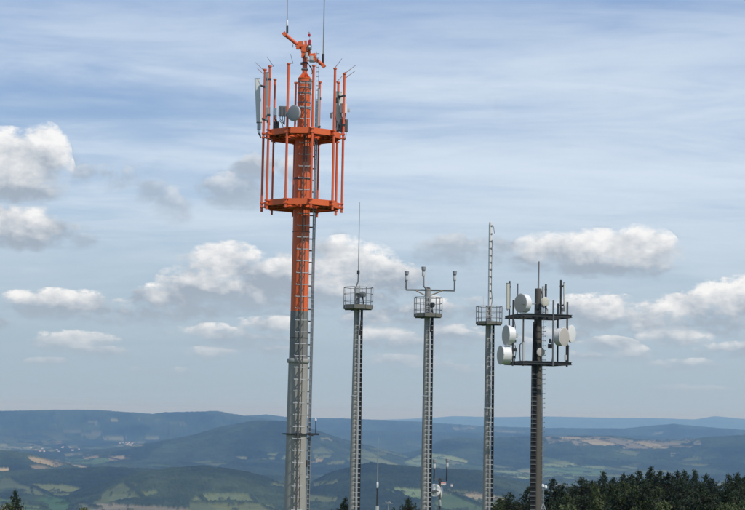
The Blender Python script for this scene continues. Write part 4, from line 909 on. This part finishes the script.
def conifer(seed, h, wide, pointy, m):
    rng = np.random.default_rng(seed); tv = []; br_ = MB()
    br_.tube([(0, 0, 0), (.05, .03, h * .4), (-.03, 0, h * .75), (0, 0, h * .985)], [.22, .17, .09, .015], 8)
    tufts = []
    t = 0.05
    while t < h * .62:
        nb = 5 if t < 1.0 else 7
        r_ = wide * (1 - math.exp(-(t + .05) / pointy)) * (1 if t < h * .4 else 1)
        for i in range(nb):
            a = rng.uniform(0, 2 * math.pi); L = r_ * rng.uniform(.62, 1.15); z0 = h - t - rng.uniform(0, .12)
            rise = rng.uniform(-.10, .45) if t < 3 else rng.uniform(-.3, .2)
            d = np.array([math.cos(a), math.sin(a), rise]); p0 = np.array([0, 0, z0])
            sag = -.10 * L
            if L > .7: br_.tube([tuple(p0), tuple(p0 + d * L * .55 + [0, 0, sag]), tuple(p0 + d * L)], [.03, .018, .006], 4, False)
            ns = max(4, int(L / .058))
            for s_ in range(ns):
                f_ = .18 + .85 * (s_ + rng.uniform(0, 1)) / ns
                c = p0 + d * L * f_ + np.array([0, 0, sag * 4 * f_ * (1 - f_)]) + rng.normal(0, .085 + .06 * (1 - f_), 3)
                tufts.append((c, d, .10 + .07 * rng.random()))
        t += .17 + .022 * t
    V_ = []; F_ = []
    for c, d, s_ in tufts:
        for q in range(5):
            e = rng.normal(0, 1, 3) * .8 + d * .7 + np.array([0, 0, .35]); e /= np.linalg.norm(e)
            w = np.cross(e, rng.normal(0, 1, 3)); w /= np.linalg.norm(w) + 1e-6
            o = len(V_); V_ += [c - w * s_ * .20, c + w * s_ * .20, c + e * s_ * 1.1 + w * s_ * .07, c + e * s_ * 1.1 - w * s_ * .07]; F_.append((o, o + 1, o + 2, o + 3))
    for q in range(10):
        o = len(V_); a = rng.uniform(0, 6.28); e = np.array([math.cos(a) * .4, math.sin(a) * .4, 1]); w = np.array([-math.sin(a), math.cos(a), 0]); c = np.array([0, 0, h - .35 + rng.uniform(0, .3)])
        V_ += [c - w * .03, c + w * .03, c + e * .34 + w * .01, c + e * .34 - w * .01]; F_.append((o, o + 1, o + 2, o + 3))
    return mesh_np('crown', np.array(V_), np.array(F_), m), br_.mesh('trunk', BARK)
def broad(seed, h, wide, m):
    rng = np.random.default_rng(seed); br_ = MB(); V_ = []; F_ = []
    br_.tube([(0, 0, 0), (.1, 0, h * .3), (.0, .1, h * .6), (.1, 0, h * .9)], [.25, .2, .12, .03], 8)
    blobs = []
    for i in range(26):
        a = rng.uniform(0, 6.28); zz = h * rng.uniform(.45, .97); rmax = wide * math.sqrt(max(.05, 1 - ((zz / h - .62) / .40) ** 2)); r_ = rmax * math.sqrt(rng.random()) * .85
        c = np.array([math.cos(a) * r_, math.sin(a) * r_, zz]); blobs.append((c, rng.uniform(.5, .95)))
        br_.tube([(0, 0, max(h * .25, zz - 2.5)), tuple(c * [.5, .5, 1] - [0, 0, .8]), tuple(c)], [.06, .035, .012], 5, False)
    for c, s_ in blobs:
        for i in range(330):
            d = rng.normal(0, 1, 3); d /= np.linalg.norm(d); p = c + d * s_ * (.55 + .5 * rng.random()) * np.array([1, 1, .8])
            e = d * .5 + rng.normal(0, .6, 3); e /= np.linalg.norm(e); w = np.cross(e, rng.normal(0, 1, 3)); w /= np.linalg.norm(w) + 1e-6; L = rng.uniform(.07, .13)
            o = len(V_); V_ += [p - e * L, p + w * L * .55, p + e * L, p - w * L * .55]; F_.append((o, o + 1, o + 2, o + 3))
    return mesh_np('crown', np.array(V_), np.array(F_), m), br_.mesh('trunk', BARK)
HT = 18.0
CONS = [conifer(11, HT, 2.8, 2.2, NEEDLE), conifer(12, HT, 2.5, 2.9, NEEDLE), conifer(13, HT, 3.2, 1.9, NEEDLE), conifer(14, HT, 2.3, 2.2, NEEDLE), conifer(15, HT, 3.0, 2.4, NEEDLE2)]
BRDS = [broad(21, HT, 2.6, LEAF), broad(22, HT, 2.2, LEAF)]
def tree(px, ytop, d, variant, name, label, group=None, sc=1.0, pool=CONS):
    p = P(px, ytop, d); hgt_ = p.z
    t = thing(name, label, 'tree', (p.x, d, 0), group); cm, tm_ = pool[variant % len(pool)]
    s = hgt_ / HT; t.scale = (sc, sc, s); t.rotation_euler = (0, 0, random.uniform(0, 6.28))
    link('crown', cm, t); link('trunk', tm_, t)
    return t
rngt = random.Random(5)
GL = 'dark conifers of the wood at lower right'
row = [(581.6, 477.5), (592, 480), (603, 471.5), (614, 477), (624, 473.5), (632, 474), (639, 470.5), (651, 466.6), (660, 471), (668, 472), (678, 471.5), (684, 470.5), (694.4, 470), (706, 474), (713, 479), (728.5, 474.4), (738, 472.8), (747, 474.5), (572, 487), (721, 492)]
ORD = ['first', 'second', 'third', 'fourth', 'fifth', 'sixth', 'seventh', 'eighth', 'ninth', 'tenth', 'eleventh', 'twelfth']
ROWL = ['dark conifer at the left shoulder of the wood, first of its skyline tops', 'low skyline top in the dip after the first top of the wood', 'sharp skyline top of the wood, third from its left end', 'skyline top in a dip of the wood, fourth from its left end',
        'skyline top of the wood, fifth from its left end', 'skyline top of the wood, sixth from its left end', 'skyline top just left of the highest one in the wood', 'highest pointed conifer on the skyline of the dark wood', 'conifer top just right of the highest one in the wood',
        'conifer top second to the right of the highest one in the wood', 'skyline conifer near the middle right of the wood, third right of the highest', 'skyline conifer fourth to the right of the highest one', 'skyline conifer fifth to the right of the highest one', 'conifer on the falling slope left of the notch in the wood',
        'last conifer before the notch in the skyline of the wood', 'conifer rising just right of the notch in the wood', 'second conifer right of the notch in the wood', 'conifer cut by the right edge of the picture', 'low conifer linking the pair by the brown mast to the wood', 'low conifer standing in the notch of the wood skyline']
for i, (px, py) in enumerate(row):
    tree(px, py + 1.6, rngt.uniform(140, 165), rngt.randrange(4), 'conifer_tree', ROWL[i], GL, rngt.uniform(.85, 1.15))
for i in range(34):     # fill the wood, lower and farther or nearer
    px = 560 + 190 * (i + rngt.random()) / 34.0; py = rngt.uniform(480, 497) + (4 if px < 600 else 0)
    tree(px, py, rngt.uniform(120, 150), rngt.randrange(5), 'conifer_tree', 'dark conifer in the crowded lower ranks of the wood, below its skyline', 'conifers in the lower ranks of the wood', rngt.uniform(.8, 1.1))
tree(553.5, 480, 150, 3, 'conifer_tree', 'pointed dark conifer just right of the brown mast, taller than its neighbours', GL, .95)
tree(563, 486.5, 148, 1, 'conifer_tree', 'lower dark conifer second to the right of the brown mast', GL, .9)
tree(529, 488, 146, 0, 'conifer_tree', 'dark conifer directly left of the brown mast', GL, .85)
tree(509.5, 494, 143, 2, 'conifer_tree', 'rounded dark conifer between the right slim mast and the brown mast', GL, .9)
tree(500, 500, 140, 4, 'conifer_tree', 'low dark conifer right beside the foot of the right slim mast', GL, .8)
tree(15.3, 492.5, 120, 3, 'conifer_tree', 'small lone conifer in the bottom left corner', None, .62)
tree(345.5, 499, 150, 1, 'conifer_tree', 'dark conifer tip peeping out behind the left slim mast', None, .9)
tree(408.6, 499.3, 140, 2, 'conifer_tree', 'small round-topped dark conifer left of the middle slim mast', None, .62)
GBd = 'light green trees along the bottom edge'
for px, py, d, sc, lb in ((1, 504, 118, .7, 'light green treetop at the left edge, beside the lone conifer'), (84, 504, 112, .8, 'low light green treetop right of the lone conifer'), (390, 505.4, 104, .55, 'pale treetop under the tiny wind sensor'),
                          (573, 504, 112, .8, 'yellow-green treetop just right of the brown mast foot'), (626, 502, 112, .75, 'yellow-green treetop in front of the wood, second from left'), (652, 496, 114, 1.0, 'largest yellow-green treetop in front of the dark wood'), (735, 502, 112, .9, 'yellow-green treetop at the right edge'), (602, 494, 118, .8, 'olive treetop in front of the wood, left of the middle'), (26, 507, 116, .6, 'low light green treetop just right of the lone conifer trunk')):
    tree(px, py, d, int(px), 'broadleaf_tree', lb, GBd, sc, BRDS)

# ================================================================== far houses in the valley
RW, RT, RR = mat('house_white', (.62, .60, .55), .8), mat('roof_grey', (.16, .13, .12), .8), mat('roof_red', (.42, .17, .10), .8)
def house(px, py, w_, d_, h_, rotz, roofm, label, group=None):
    p = ground_hit(px, py); t = thing('house', label, 'house', p - Vector((0, 0, 1.0)), group); t.rotation_euler = (0, 0, rad(rotz))
    MB().box((0, 0, h_ / 2), (w_, d_, h_)).build('wall', RW, t, False)
    r_ = MB(); a, b, e = w_ / 2 + .5, d_ / 2 + .5, h_ + d_ * .45
    r_.add([(-a, -b, h_), (a, -b, h_), (a, b, h_), (-a, b, h_), (-a, 0, e), (a, 0, e)], [(0, 1, 5, 4), (2, 3, 4, 5), (0, 4, 3), (1, 2, 5), (3, 2, 1, 0)]); r_.build('roof', roofm, t, False)
house(443, 485, 24, 13, 8, 8, RR, 'far red-roofed farmhouse just right of the short forked mast')
house(451.5, 486.8, 11, 9, 8, 30, RT, 'far white house right of the red-roofed farmhouse')
vr = random.Random(9)
for i in range(16): house(122 + vr.uniform(-4, 14), 444 + vr.uniform(-1.5, 2), vr.uniform(14, 30), vr.uniform(10, 14), vr.uniform(6, 10), vr.uniform(0, 180), RT if i % 3 else RR, 'tiny pale house of the hamlet below the central hill', 'houses of the far hamlet on the left')
for i in range(12): house(60 + vr.uniform(-30, 30), 449 + vr.uniform(-2, 3), vr.uniform(14, 28), vr.uniform(10, 14), vr.uniform(6, 10), vr.uniform(0, 180), RT if i % 2 else RR, 'tiny pale house scattered across the far left valley', 'houses scattered in the left valley')
